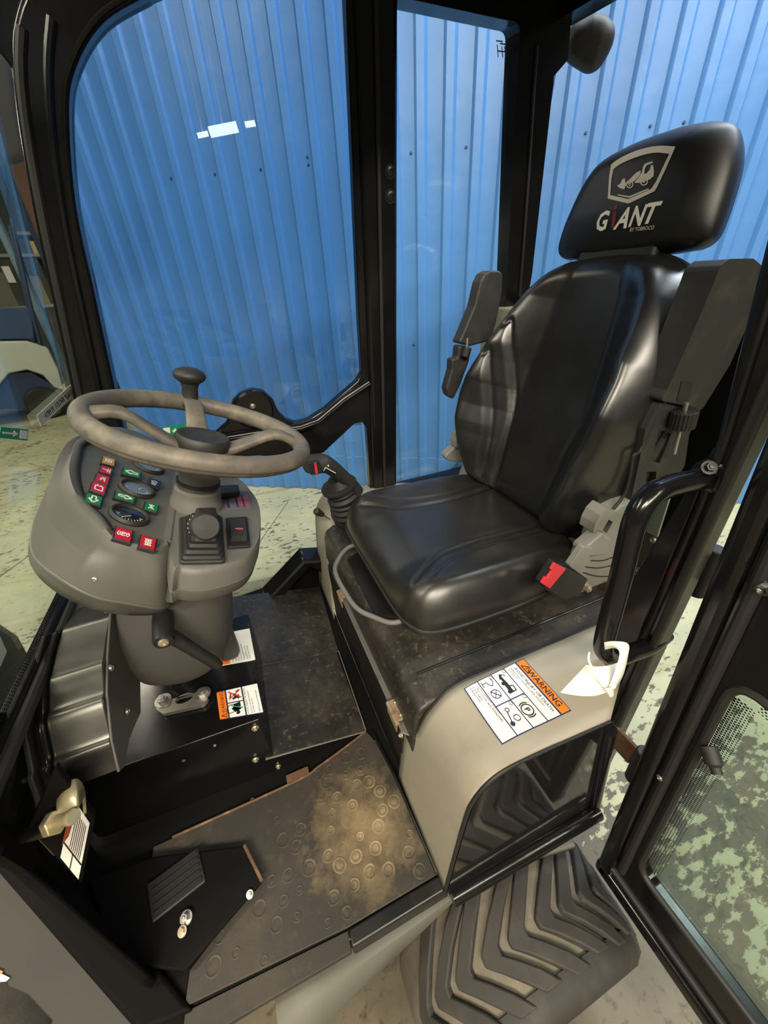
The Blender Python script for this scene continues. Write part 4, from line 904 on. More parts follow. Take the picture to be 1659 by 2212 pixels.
# gaiter switch with rotary knob
ga = [KF.px(x, y, .004) for x, y in [(386, 1118), (480, 1114), (487, 1214), (387, 1216)]]; gc = (sum(a for a, b in ga) / 4, sum(b for a, b in ga) / 4)
def grow(q, s, d=(0, 0)): return [(gc[0] + (a - gc[0]) * s + d[0], gc[1] + (b - gc[1]) * s + d[1]) for a, b in q]
sw = mk('gaiter_switch', G().prism(KF, rp(grow(ga, 1.0), .008), -.002, .006), 'blackp2', con, bevel=.002)
rr = []
for s, h, dx, dy in [(.92, .006, 0, 0), (.89, .010, 0, 0), (.81, .0105, 0, .0), (.79, .015, .001, .001), (.70, .0155, .001, .002), (.68, .020, .001, .003), (.59, .0205, .001, .004), (.57, .026, .002, .006), (.47, .027, .002, .008), (.44, .038, .003, .010), (.30, .041, .003, .010)]:
    rr.append([KF.c(a, b, h) for a, b in rp(grow(ga, s, (dx * 1.6, dy)), .006 * s + .002, 4)])
mk('gaiter', G().loft(rr), 'rubber', sw, ang=50)
kq = KF.px(437, 1136, .030); ko = KF.c(*kq, .030); ka = (KF.ez * .46 + KF.ex * .10 - KF.ey * .88).normalized()
kn = mk('rotary_knob', G().lathe([(0, -.02), (.017, -.02), (.0215, .0), (.0215, .014), (.0205, .016), (.0195, .017), (.0205, .018), (.0205, .037), (.0185, .0395), (0, .0405)], ko, ka, 36), 'blackp2', sw)
g = G()
for k in range(5):
    t = 1.0 + k * .32; ref = V((0, 1, 0)); xx = (ref - ka * ref.dot(ka)).normalized(); yy_ = ka.cross(xx); g.box(ko + ka * .007 + (xx * math.cos(t) + yy_ * math.sin(t)) * .0215, (.0013, .0013, .0013))
mk('knob_marks', g, 'white', sw)
# rocker switch
rq = [KF.px(x, y, .004) for x, y in [(488, 1119), (534, 1116), (541, 1180), (492, 1183)]]; rc = (sum(a for a, b in rq) / 4, sum(b for a, b in rq) / 4)
gr = lambda s, d=0: [(rc[0] + (a - rc[0]) * s, rc[1] + (b - rc[1]) * s + d) for a, b in rq]
rk = mk('rocker_switch', G().prism(KF, rp(gr(1), .004), 0, .005), 'blackp', con, bevel=.0015)
r0 = rp(gr(.74, .002), .002, 3)
mk('rocker', G().add([KF.c(a, b, .005) for a, b in r0] + [KF.c(a * .98 + rc[0] * .02, b * .98 + rc[1] * .02, .0145 if b < rc[1] else .008) for a, b in r0], [list(range(len(r0)))[::-1], list(range(len(r0), 2 * len(r0)))] + [(i, (i + 1) % len(r0), len(r0) + (i + 1) % len(r0), len(r0) + i) for i in range(len(r0))]), 'blackp2', rk, bevel=.001)
RK = Fr(KF.c(rc[0], rc[1] - .009, .0140), KF.ex, KF.ey - KF.ez * .18)
g = G(); g.prism(RK, arc((0, 0), .0032, .0014, 0, 6.2, 14), 0, .0006)
for s in (-1, 1): g.prism(RK, rect(s * .005 - .0016, -.0018, s * .005 + .0016, .0018), 0, .0006)
mk('lamp_symbol', g, mat('lit red mark', (.75, .18, .16), .4), rk)
# clear label on the deck
lq = [KF.px(x, y, .002) for x, y in [(483, 1068), (536, 1066), (546, 1097), (488, 1100)]]
lb = flat('deck_label', KF, [lq], mat('clear label', srgb('6d6660'), .25), con, .0015, .0012)
LL = lambda u, v: tuple(lq[0][i] * (1 - u) * (1 - v) + lq[1][i] * u * (1 - v) + lq[2][i] * u * v + lq[3][i] * (1 - u) * v for i in (0, 1))
flat('label_print', KF, [[LL(a, .1), LL(a + w, .1), LL(a + w, .9), LL(a, .9)] for a, w in [(.06, .10), (.42, .06), (.68, .05)]], 'navy', lb, .0019, .0004)
flat('label_print', KF, [[LL(a, v), LL(a + .17, v), LL(a + .17, v + .28), LL(a, v + .28)] for a in (.50, .75) for v in (.14, .5)], mat('pink print', srgb('c4505c'), .5), lb, .0021, .0005)
# small key switch at the far side and column lock tab
mk('key_switch', G().prism(KF, rp([KF.px(x, y, .01) for x, y in [(470, 1052), (514, 1050), (518, 1066), (474, 1070)]], .002), .0, .014), 'blackp', con, bevel=.002)
mk('lock_tab', G().box(at(388, 1095, KF.ez, KF.o) + KF.ez * .006, (.02, .012, .014)), 'rust', con, bevel=.002)
# tilt lever on the column cover
A0 = at(352, 1318, Y, (0, .625, 0)); A1 = at(353, 1376, Y, (0, .565, 0)); 
axl = (A1 - A0).normalized()
lv = mk('tilt_lever', G().lathe([(0, .0), (.0165, .0), (.0175, .01), (.0165, .055), (.0150, .060), (0, .060)], A0 + axl * .012, axl, 28), 'blackp', con, label='black clamping lever on the steering column')
mk('lever_stud', G().lathe([(0, -.03), (.013, -.03), (.013, .014), (0, .014)], A0, axl, 20), 'steel', lv)
mk('lever_screw', G().lathe([(0, 0), (.0085, 0), (.0080, .003), (.004, .004), (.0035, .002), (0, .002)], A0 + axl * .072, axl, 20), 'brass', lv)
B0 = A0 + axl * .048; B1 = at(474, 1438, Y, (0, .575, 0))
mk('lever_arm', G().tube([B0, B0.lerp(B1, .12), B0.lerp(B1, .5) , B0.lerp(B1, .93), B1], [.0135, .0125, .011, .0105, .0085], 16), 'blackp', lv)
# ------------------------------------------------------------------ steering wheel
WT_ = math.radians(21.1); WNV = V((math.sin(WT_), 0, math.cos(WT_))); WC = V((-.057, .729, .844)); WR = .1715
SF = Fr(WC, (math.cos(WT_), 0, -math.sin(WT_)), Y)
rim = [SF.c(WR * math.cos(2 * math.pi * k / 96), WR * math.sin(2 * math.pi * k / 96)) for k in range(96)]
g = G(); rr = []
for k in range(97):
    t = 2 * math.pi * k / 96; rr.append([SF.c((WR + .0150 * math.cos(s)) * math.cos(t), (WR + .0150 * math.cos(s)) * math.sin(t), .0165 * math.sin(s)) for s in [2 * math.pi * j / 20 for j in range(20)]])
g.loft(rr, False, False); sw_t = mk('steering_wheel', g, 'wheel', con, label='worn grey steering wheel with three spokes and a black spinner knob')
g = G(); g.tube([SF.c((WR + .0142) * math.cos(2 * math.pi * k / 96), (WR + .0142) * math.sin(2 * math.pi * k / 96), -.0045) for k in range(96)], .0013, 6, True); mk('rim_seam', g, mat('seam', (.05, .045, .035), .7), sw_t)
HUBH = -.030
hp = SF.px(428, 962, HUBH + .012)
hub_o = SF.c(-.0, .0, HUBH)
mk('hub', G().lathe([(0, -.075), (.030, -.075), (.031, -.045), (.044, -.03), (.050, -.012), (.046, -.002), (0, -.002)], hub_o, SF.ez, 36), 'wheel', sw_t)
hc = mk('hub_cap', G().lathe([(.030, -.004), (.044, -.004), (.046, .004), (.0455, .014), (.042, .019), (.037, .0185), (.033, .0155), (.020, .0145), (0, .0145)], hub_o, SF.ez, 40), 'blackp2', sw_t)
def spoke(deg):
    t = math.radians(deg); d = SF.ex * math.cos(t) + SF.ey * math.sin(t); s = SF.ez.cross(d)
    pts = [(.030, HUBH - .006, .021, .010), (.055, HUBH + .004, .0195, .0095), (.080, -.012, .018, .009), (.105, .003, .017, .0085), (.120, .009, .0165, .0085), (.135, .0095, .0165, .0085), (.155, .004, .018, .009), (.170, -.001, .020, .010)]
    rr = []
    for r, h, w, th in pts:
        c = WC + d * r + SF.ez * h; rr.append([c + s * (w * math.copysign(abs(math.cos(q)) ** .6, math.cos(q))) + SF.ez * (th * math.copysign(abs(math.sin(q)) ** .6, math.sin(q))) for q in [2 * math.pi * j / 16 for j in range(16)]])
    mk('spoke', G().loft(rr), 'wheel', sw_t, ang=50)
ksp = SF.px(398, 850, .0)
deg0 = math.degrees(math.atan2(ksp[1], ksp[0])); print('spoke deg', deg0, ksp)
for dg in (deg0, 5, 189): spoke(dg)
kb = SF.c(WR * .99 * math.cos(math.radians(deg0)), WR * .99 * math.sin(math.radians(deg0)), .008)
ax = (SF.ez * .85 + Z * .35).normalized()
kk = mk('spinner_knob', G().lathe([(0, 0), (.0165, 0), (.0155, .006), (.0150, .024), (.0175, .033), (.027, .040), (.0305, .046), (.0305, .050), (.026, .057), (.014, .0625), (0, .064)], kb, ax, 36), 'blackp2', sw_t)
# stalk shroud under the wheel
mk('column_neck', G().lathe([(0, .0), (.034, .0), (.034, .06), (.028, .062), (.028, .09), (0, .09)], KF.o + KF.ez * .03, (hub_o - KF.o).normalized(), 32), 'lowcons', sw_t)
mk('column_collar', G().tube([KF.o + KF.ez * .046, KF.o + KF.ez * .052], .0375, 32), 'blackp', sw_t)
# ------------------------------------------------------------------ operator seat
seat = thing('operator_seat', 'black vinyl operator seat with tall backrest, headrest and folded up armrests', 'seat', (.45, .735, .364))
ph = math.radians(15)
BF = Fr((.705, .745, .475), (0, -1, 0), (math.sin(ph), 0, math.cos(ph)))     # a towards the door, b up the back, h forward
def ss(x, a, b):
    t = min(1, max(0, (x - a) / (b - a))); return t * t * (3 - 2 * t)
def interp(x, tab):
    for (x0, y0), (x1, y1) in zip(tab, tab[1:]):
        if x <= x1: 
            t = max(0, (x - x0) / (x1 - x0)); return y0 + (y1 - y0) * t
    return tab[-1][1]
def polyd(a, b, pts):
    best = 9; side = 0
    for (x0, y0), (x1, y1) in zip(pts, pts[1:]):
        dx, dy = x1 - x0, y1 - y0; t = min(1, max(0, ((a - x0) * dx + (b - y0) * dy) / (dx * dx + dy * dy)))
        d = math.hypot(a - x0 - dx * t, b - y0 - dy * t)
        if d < best: best = d; side = (a - x0) * dy - (b - y0) * dx
    return best, side
def c2(pts, n=6): return [(p.x, p.y) for p in bez([(x, y, 0) for x, y in pts], n)]
def pillow(fr, outline, c, hfun, R, back, nr=44, na=None, step=1):
    """a padded block: outline in (a, b), height function, edge radius, depth of the back"""
    L_ = [0.0]
    for i in range(len(outline)): L_.append(L_[-1] + math.dist(outline[i], outline[(i + 1) % len(outline)]))
    if na:
        out = []; j = 0
        for k in range(na):
            t = L_[-1] * k / na
            while L_[j + 1] < t: j += 1
            u = (t - L_[j]) / max(1e-9, L_[j + 1] - L_[j]); p, q = outline[j], outline[(j + 1) % len(outline)]; out.append((p[0] + (q[0] - p[0]) * u, p[1] + (q[1] - p[1]) * u))
        outline = out
    rings = []
    ss_ = [0] + [1 - (1 - k / nr) ** 1.7 for k in range(1, nr + 1)]
    for s in reversed(ss_):
        ring = []
        for a, b in outline:
            d = math.hypot(a - c[0], b - c[1]); e = (1 - s) * d
            s2 = max(s, .004); pa, pb = c[0] + (a - c[0]) * s2, c[1] + (b - c[1]) * s2
            hr = math.sqrt(max(0, 1 - (1 - min(e / R, 1)) ** 2)); ring.append(fr.c(pa, pb, hfun(pa, pb) * hr))
        rings.append(ring)
    pre = [[fr.c(c[0] + (a - c[0]) * s, c[1] + (b - c[1]) * s, h) for a, b in outline] for s, h in back]
    return G().loft(pre + rings, True, True)
W = [(0, .185), (.03, .208), (.08, .236), (.15, .266), (.23, .284), (.29, .283), (.36, .268), (.44, .243), (.52, .214), (.56, .188), (.59, .152), (.605, .11)]
def outl(W, n=64):
    P = bez([(w, b, 0) for b, w in W], 6); r = [(p.x, p.y) for p in P]; top = W[-1]
    cap = c2([(top[1], top[0]), (top[1] * .5, top[0] + .007), (0, top[0] + .009)], 6)[1:]
    right = r + cap
    full = right + [(-a, b) for a, b in right[::-1][1:]]
    # bottom edge
    bw = W[0][1]; bot = [(-bw + 2 * bw * k / 16, W[0][0] - .012 * math.sin(math.pi * k / 16)) for k in range(1, 16)]
    return full + bot
cr1 = c2([(.206, .365), (.196, .378), (.186, .335), (.165, .255), (.142, .17), (.128, .06), (.122, .0)])
cr2 = c2([(.186, .445), (.174, .455), (.160, .405), (.134, .315), (.108, .22), (.098, .10), (.094, .0)])
CRX = [(c_, sorted([(q, p) for p, q in c_[3:]]), max(q for p, q in c_)) for c_ in (cr1, cr2)]
def hback(a, b):
    x = abs(a); B = interp(b, [(0, .55), (.10, .85), (.18, 1), (.30, 1), (.40, .80), (.50, .45), (.58, .22), (.62, .1)])
    w = interp(b, [(0, .185), (.08, .236), (.15, .266), (.23, .284), (.29, .283), (.36, .268), (.44, .243), (.52, .214), (.60, .14)])
    h = .040 + .010 * math.exp(-((b - .16) / .12) ** 2) + .006 * ss(b, .3, .6)
    h += .104 * B * ss(x, w * .36, w * .84) - .018 * B * ss(x, w * .84, w)
    for (cr, xb, top), dp, st in ((CRX[0], .0055, .012), (CRX[1], .0055, .009)):
        if x > .07:
            d, _ = polyd(x, b, cr); sd = x - interp(b, xb); f = 1 - ss(b, top - .075, top + .005)
            k_ = 1 if a < 0 else .45; st *= k_; h -= dp * (1 if a < 0 else .7) * math.exp(-(d / .0062) ** 2) * (1 if a < 0 else f)
            h += st * ss(sd, -.001, .014) * math.exp(-max(0, sd) / .045) * f * ss(b, -.02, .12)
    return h
back_o = [(a * (1 - .09 * math.exp(-((b - .22) / .12) ** 2)) if a > 0 else a, b) for a, b in outl(W)]
mk('backrest', pillow(BF, back_o, (0, .29), hback, .055, [(.3, -.045), (.86, -.045), (.97, -.036), (1.0, -.014), (1.003, -.002), (1.0, .0)], 84, 380), 'vinyl', seat, ang=80)
mk('backrest_piping', G().tube([BF.c(a * 1.004, b + .001, -.002) for a, b in back_o], .0036, 8, True), 'rubber', seat)
mk('backrest_shell', G().loft([[BF.c(a * s, .29 + (b - .29) * s, h) for a, b in back_o] for s, h in [(.98, -.006), (1.012, -.012), (1.01, -.045), (.93, -.075), (.5, -.085)]]), 'blackp2', seat, ang=60)
# headrest
HW = [(.616, .160), (.624, .176), (.642, .184), (.69, .179), (.74, .168), (.775, .153), (.796, .136), (.808, .105)]
def hhead(a, b):
    return .038 + .010 * math.cos(min(1, abs(a) / .19) * 1.5) - .010 * ss(abs(b - .72), .03, .11)
def outl2(W):
    r = [(p.x, p.y) for p in bez([(w, b, 0) for b, w in W], 6)]; t = W[-1]
    right = [(0, W[0][0] - .006), (.06, W[0][0] - .006), (.12, W[0][0] - .003)] + r + c2([(t[1], t[0]), (t[1] * .5, t[0] + .008), (0, t[0] + .010)], 6)[1:]
    return right + [(-a, b) for a, b in right[::-1][1:-1]]
ho = outl2(HW)
hd_ = mk('headrest', pillow(BF, ho, (0, .72), hhead, .058, [(.3, -.06), (.80, -.058), (.95, -.040), (1, -.012), (1, 0)], 36), 'vinylh', seat, ang=80)
mk('headrest_neck', G().fbox(BF, -.10, .10, .585, .655, -.035, .02), 'blackp', seat, bevel=.012)
zx = lambda x, y: (1130 + x / 3.136, y / 3.136)
LFr = lambda l: [BF.px(*zx(*p), .048) for p in l]
def onhead(g, lift):
    for i, v in enumerate(g.v):
        w = v - BF.o; a, b = w.dot(BF.ex), w.dot(BF.ey); g.v[i] = BF.c(a, b, hhead(a, b) + lift)
    return g
def headprint(name, polys, m, lift=.0012, texts=(), holes=None):
    g = G()
    for p in polys:
        dense = []
        for i in range(len(p)):
            q0, q1 = p[i], p[(i + 1) % len(p)]; n = max(1, int(math.dist(q0, q1) / .012))
            dense += [(q0[0] + (q1[0] - q0[0]) * k / n, q0[1] + (q1[1] - q0[1]) * k / n) for k in range(n)]
        g.plate(BF, dense, [], 0, .0002)
    for t in texts: g.add(*t)
    return mk(name, onhead(g, lift), m, hd_)
so = c2([(592, 1112), (640, 1075), (710, 1038), (800, 1005), (910, 985), (1028, 990)], 5)
shield_o = so + [(1005, 1050), (955, 1165), (905, 1270), (890, 1295), (715, 1380), (575, 1346), (583, 1200)]
si = c2([(612, 1145), (660, 1110), (730, 1078), (810, 1050), (900, 1033), (990, 1042)], 5)
shield_i = si + [(970, 1082), (900, 1230), (868, 1280), (715, 1350), (592, 1322), (600, 1210)]
g = G(); g.plate(BF, LFr(shield_o), [LFr(shield_i)], 0, .0002); mk('emblem_shield', onhead(g, .0012), 'silver2', hd_)
lo_p = [[(638, 1262), (664, 1240), (672, 1218), (690, 1208), (700, 1252), (688, 1284), (660, 1276)],
        [(700, 1240), (735, 1205), (770, 1170), (800, 1155), (795, 1185), (760, 1225), (715, 1250)],
        [(755, 1240), (790, 1195), (806, 1170), (815, 1130), (830, 1108), (878, 1092), (880, 1105), (838, 1122), (826, 1150), (822, 1180), (842, 1172), (860, 1150), (868, 1120), (882, 1118), (888, 1160), (884, 1195), (860, 1215), (800, 1240)]]
polys = [LFr(p) for p in lo_p]
def circ(c, r): return LFr([(c[0] + r * .95 * math.cos(k * .3927), c[1] + r * math.sin(k * .3927)) for k in range(16)])
g = G()
for c, r in (((725, 1250), 27), ((820, 1230), 29)): g.plate(BF, circ(c, r), [circ(c, r - 8)], 0, .0002); g.plate(BF, circ(c, 10), [circ(c, 5)], 0, .0002)
mk('emblem_wheels', onhead(g, .0015), 'silver2', hd_)
polys += [LFr([(636, 1316), (722, 1330), (850, 1276), (852, 1284), (722, 1342), (650, 1326)])]
headprint('emblem_loader', polys, 'silver2')
q0, q1 = LFr([(497, 1552)])[0], LFr([(885, 1498)])[0]; an_ = math.atan2(q1[1] - q0[1], q1[0] - q0[0])
def letter(ch, x, y, hz, sx=1.0, shear=0, bold=.03):
    p = LFr([(x, y)])[0]; p2 = LFr([(x, y - hz)])[0]; s = math.dist(p, p2) / .72
    return textg(ch, BF, p[0], p[1], s, 0, 'CENTER', shear, bold, sx, an_)
mk('emblem_letters', onhead(sum_g := G(), .0012), 'silver', hd_) if False else None
g = G()
for t in (letter('G', 535, 1496, 106, .92), letter('A', 670, 1478, 112, .92, .25), letter('N', 768, 1460, 112, .85, .12), letter('T', 852, 1441, 114, 1.0, .15)): g.add(*t)
mk('emblem_letters', onhead(g, .0012), 'silver', hd_, label='silver lettering')
g = G()
for p_ in ([(588, 1541), (611, 1436), (634, 1432), (612, 1537)], [(616, 1420), (622, 1394), (644, 1390), (638, 1416)]): g.plate(BF, LFr(p_), [], 0, .0002)
mk('emblem_letter', onhead(g, .0012), 'darkred', hd_, label='dark red letter')
g = G(); g.add(*letter('BY TOBROCO', 790, 1542, 22, .92, 0, .01)); mk('emblem_small_text', onhead(g, .0012), 'silver2', hd_)
# seat cushion: a = towards the rear, b = across; h up
CF_ = Fr((.222, .745, .424), X, Y)
def cush_out():
    r = [(0.0, 0), (.0, .12), (.003, .185), (.014, .226), (.040, .255), (.10, .268), (.25, .272), (.36, .262), (.44, .243), (.475, .205), (.487, .13)]
    pts = c2(r, 6)[1:]; full = [(0, 0)] + pts + [(.487, 0)] + [(a, -b) for a, b in pts[::-1]]; return full
k1 = c2([(.035, .188), (.055, .174), (.10, .143), (.15, .117), (.25, .106), (.35, .108), (.47, .116)])
k2 = c2([(.080, .196), (.095, .186), (.14, .160), (.22, .137), (.32, .134), (.44, .141)])
def hcush(a, b):
    x = abs(b)
    h = .049 + .019 * ss(a, .0, .10) - .008 * ss(a, .1, .34) + .004 * ss(a, .36, .48)
    h += .022 * ss(x, .10, .21) * (1 - .35 * ss(a, .30, .45)) - .016 * ss(x, .215, .272)
    for cr, dp in ((k1, .0060), (k2, .0035)):
        if x > .08:
            d, _ = polyd(a, x, cr); h -= dp * math.exp(-(d / .0070) ** 2) * ss(a, .02, .06); h += .003 * math.exp(-(d / .018) ** 2)
    return h
co = cush_out()
mk('cushion', pillow(CF_, co, (.24, 0), hcush, .055, [(.5, -.012), (.95, -.012), (.995, -.006), (1.004, .0), (1.0, .004)], 64, 320), 'vinylb', seat, ang=80)
mk('cushion_piping', G().tube([CF_.c(.24 + (a - .24) * 1.006, b * 1.006, -.001) for a, b in co], .0033, 8, True), 'blackp2', seat)
mk('cushion_pan', G().loft([[CF_.c(.24 + (a - .24) * s, b * s, h) for a, b in co] for s, h in [(.985, -.003), (.985, -.024), (.96, -.030), (.5, -.030)]]), 'blackp2', seat, ang=50)
for b in (-.16, .16):
    g = G(); g.box((.45, .735 + b, .385), (.38, .035, .018)); g.box((.47, .735 + b, .371), (.34, .05, .012)); mk('slide_rail', g, 'blackp', seat, bevel=.002)
mk('suspension_box', G().box((.47, .735, .379), (.30, .26, .026)), 'rubber', seat, bevel=.006)
bolt((.268, .548, .385), (-.6, -.6, .2), seat, .006, 'hex', 'steel')
ab = [at(x, y, Z, (0, 0, z)) for x, y, z in [(764, 1178, .388), (748, 1186, .386), (732, 1206, .383), (724, 1236, .381), (752, 1290, .380), (776, 1318, .380), (806, 1332, .381), (838, 1344, .383), (862, 1343, .386), (876, 1334, .392)]]
mk('adjuster_bar', G().tube(bez(ab, 4), .0062, 12), mat('grey coated bar', srgb('6f6d6b'), .5), seat)
mk('adjuster_plate', G().prism(Fr((.20, .735, .370), X, Y), rp([(-.01, -.11), (-.005, .12), (.10, .17), (.10, -.16)], .01), 0, .008), 'paint2', seat)
# recliner housings with the belt buckle on the door side
ZB = lambda x, y: (1200 + x / 5.53, 950 + y / 5.53)
RY = Fr((0, .470, 0), X, Z)
if RY.ez.y > 0: pass
def rpts(l): return [RY.px(*ZB(*p)) for p in l]
hous = rpts([(925, 728), (800, 772), (690, 860), (600, 985), (545, 1100), (500, 1270), (400, 1400), (320, 1560), (240, 1700), (300, 1800), (420, 1790), (660, 1690), (800, 1500), (900, 1200), (960, 950), (985, 800)])
tabp = rpts([(540, 768), (700, 848), (615, 985), (540, 1075), (432, 1035), (370, 1075), (400, 960), (455, 855)])
slot = rpts([(556, 912), (608, 938), (540, 1070), (486, 1040)])
wedge = rpts([(432, 1038), (540, 1108), (478, 1300), (258, 1312), (208, 1262), (230, 1215)])
def mir(g, on):
    if on: g.v = [V((v.x, 1.478 - v.y, v.z)) for v in g.v]; g.f = [f[::-1] for f in g.f]
    return g
sg = -1 if RY.ez.y > 0 else 1
for mflag in (False, True):
    o = mk('recliner_housing', mir(G().prism(RY, rp(hous, .010), -.05 * sg, .0), mflag), 'greyc', seat, bevel=.008, seg=3, label='grey plastic recliner cover')
    g = G()
    for l in ([(330, 1510), (500, 1530), (660, 1500)], [(320, 1580), (480, 1625), (640, 1630)], [(420, 1440), (560, 1440), (680, 1400)]): g.tube(bez([RY.c(*p, .001) for p in rpts(l)], 4), .0013, 6)
    mk('housing_groove', mir(g, mflag), 'blackp', o)
    mk('recliner_tab', mir(G().plate(RY, rp(tabp, .004), [slot], -.02 * sg, .016 * sg), mflag), 'greyc', seat, bevel=.003)
    mk('recliner_lever', mir(G().prism(RY, rp(wedge, .006), -.004 * sg, .028 * sg), mflag), 'greyc', seat, bevel=.006, seg=3)
BQ = lambda x, y: (600 + x / 2.074, 950 + y / 2.074)
BY = Fr((0, .435, 0), X, Z)
bl = [BY.px(*BQ(*p)) for p in [(1235, 546), (1300, 572), (1368, 608), (1335, 672), (1262, 704), (1180, 652), (1172, 638)]]
bu = mk('belt_buckle', G().prism(BY, rp(bl, .004), -.014 * sg, .014 * sg), 'blackp', seat, bevel=.004, seg=3)
rd = [BY.px(*BQ(*p), .015 * sg) for p in [(1237, 550), (1288, 576), (1216, 664), (1178, 640), (1196, 612), (1204, 616), (1226, 586), (1219, 578)]]
mk('release_button', G().prism(BY, rd, .012 * sg, .0175 * sg), 'redb', bu, bevel=.001, label='red release button')
stk = [BY.px(*BQ(*p)) for p in [(1298, 560), (1360, 470), (1400, 480), (1352, 600)]]
mk('buckle_stalk', G().prism(BY, rp(stk, .006), -.008 * sg, .006 * sg), 'greyc', seat, bevel=.003)
bolt(at(*BQ(1366, 655), Y, (0, .450, 0)), (.2, -1, .1), seat, .0095, 'hex', 'brass', h=.016)
# armrests folded up beside the backrest
ZA = lambda x, y: (900 + x / 2.186, 550 + y / 2.186)
AY = Fr((0, .468, 0), X, Z)
def ap(l): return [AY.px(*ZA(*p)) for p in l]
arm = ap([(1478, 20), (1590, 18), (1640, 60), (1600, 250), (1480, 520), (1345, 738), (1230, 705), (1152, 690), (1182, 640), (1312, 350), (1400, 140), (1432, 58)])
slot2 = ap([(1250, 597), (1306, 604), (1280, 690), (1226, 690)])
mk('armrest', G().plate(AY, rp(arm, .012), [], -.055 * sg, .0), 'blackp2', seat, bevel=.012, seg=4)
mk('armrest_slot', G().prism(AY, slot2, -.002 * sg, .0012 * sg), 'rubber', seat)
low_ = ap([(1165, 700), (1345, 738), (1300, 860), (1280, 1000), (1210, 1110), (1130, 1180), (1020, 1180), (1060, 1000), (1095, 830)])
mk('armrest_bracket', G().plate(AY, rp(low_, .010), [ap([(1098, 1030), (1145, 1030), (1140, 1090), (1095, 1090)]), ap([(1160, 830), (1215, 850), (1160, 990), (1120, 980)])], -.05 * sg, -.006 * sg), 'blackp2', seat, bevel=.006, seg=3)
ac = AY.c(*ap([(1232, 768)])[0], .010 * sg); aax = (AY.c(*ap([(1250, 690)])[0]) - AY.c(*ap([(1185, 960)])[0])).normalized()
g = G(); rr = []
for k in range(2):
    rr.append([ac + aax * (-.017 + .034 * k) + (V((aax.z, 0, -aax.x)) * math.cos(2 * math.pi * j / 44) + Y * math.sin(2 * math.pi * j / 44)) * (.0235 if j % 2 else .0215) for j in range(44)])
mk('armrest_knob', g.loft(rr), 'blackp', seat, bevel=.001)
mk('knob_screw', G().tube([ac - aax * .075, ac + aax * .032], .0038, 10), 'steel', seat)
FY = Fr((0, 1.03, 0), X, Z)
ZQ = lambda x, y: (830 + x / 3.95, 500 + y / 3.95)
def fap(l): return [FY.px(*ZQ(*p)) for p in l]
farm = fap([(880, 335), (960, 335), (990, 360), (985, 520), (940, 760), (890, 930), (720, 975), (615, 950), (650, 880), (750, 640), (800, 430), (835, 360)])
mk('armrest', G().prism(FY, rp(farm, .008), -.03 * sg, .012 * sg), 'blackp2', seat, bevel=.010, seg=4)
mk('armrest_slot', G().prism(FY, fap([(672, 850), (705, 850), (690, 905), (660, 905)]), .010 * sg, .0135 * sg), 'rubber', seat)
mk('armrest_bracket', G().prism(FY, rp(fap([(630, 970), (740, 985), (720, 1110), (650, 1300), (585, 1435), (540, 1400), (525, 1340), (570, 1180), (575, 1085), (620, 1080)]), .008), -.03 * sg, .004 * sg), 'blackp2', seat, bevel=.005, seg=3)
mk('armrest_knob', G().tube([FY.c(*p, .012 * sg) for p in fap([(690, 985), (670, 1065)])], .013, 20), 'blackp', seat, bevel=.001)
mk('knob_screw', G().tube([FY.c(*p, .012 * sg) for p in fap([(690, 905), (685, 990)])], .0035, 8), 'steel', seat)
mk('lumbar_band', G().tube(bez([BF.c(-.262, .34, -.05), BF.c(-.262, .20, -.05), BF.c(-.25, .07, -.04), BF.c(-.235, .0, -.02)], 6), .010, 10, sq=(1, 1.8)), 'greyc', seat)
mk('recliner_cable', G().tube(bez([at(x, y, Y, (0, .475, 0)) for x, y in [(1470, 800), (1420, 900), (1385, 970), (1368, 985), (1362, 1020), (1350, 1065), (1325, 1100)]], 5), .0035, 8), 'blackp', seat)
# ------------------------------------------------------------------ joystick on the far arch cover
js = thing('joystick', 'dusty black joystick with a red rocker and ribbed rubber boot', 'joystick', at(765, 1110, Y, (0, 1.06, 0)))
jb = at(757, 1108, Y, (0, 1.07, 0)); jt = at(766, 1042, Y, (0, 1.06, 0)); jax = (jt - jb).normalized()
jl = (jt - jb).length
pr_ = [(0, -.035), (.064, -.035), (.062, -.010)]
for k in range(5):
    u = .05 + k * .17; r = .063 - .0045 * k + (.004 if k > 2 else 0); pr_ += [(r - .004, u * jl), (r, (u + .05) * jl), (r, (u + .09) * jl), (r - .005, (u + .13) * jl)]
pr_ += [(.044, .92 * jl), (.058, .95 * jl), (.058, 1.02 * jl), (.042, 1.06 * jl), (.036, 1.14 * jl), (.026, 1.24 * jl), (0, 1.25 * jl)]
# boot leans to the front as it rises
jx = (V((-.25, -.05, 1))).normalized()
mk('boot', G().lathe(pr_, jb, jx, 36), 'rubber', js)
gp = [at(x, y, Y, (0, d, 0)) for x, y, d in [(768, 1062, 1.06), (752, 1042, 1.055), (735, 1026, 1.05), (716, 1010, 1.045), (697, 1001, 1.04), (676, 1003, 1.035), (660, 1006, 1.03)]]
JR = [.032, .029, .028, .030, .035, .037, .026]
gr_ = G().tube(bez(gp, 5), [ JR[min(6, int(round(i / 5)))] if i % 5 == 0 else (JR[i // 5] * (1 - (i % 5) / 5) + JR[min(6, i // 5 + 1)] * (i % 5) / 5) for i in range(31)], 20, sq=(1, .8))
mk('grip', gr_, 'blackp2', js)
jf = Fr(at(690, 1008, Y, (0, 1.000, 0)), X, Z)
rq_ = [jf.px(x, y) for x, y in [(678, 999), (683, 999), (687, 1022), (681, 1023)]]
sgj = 1 if jf.ez.y < 0 else -1
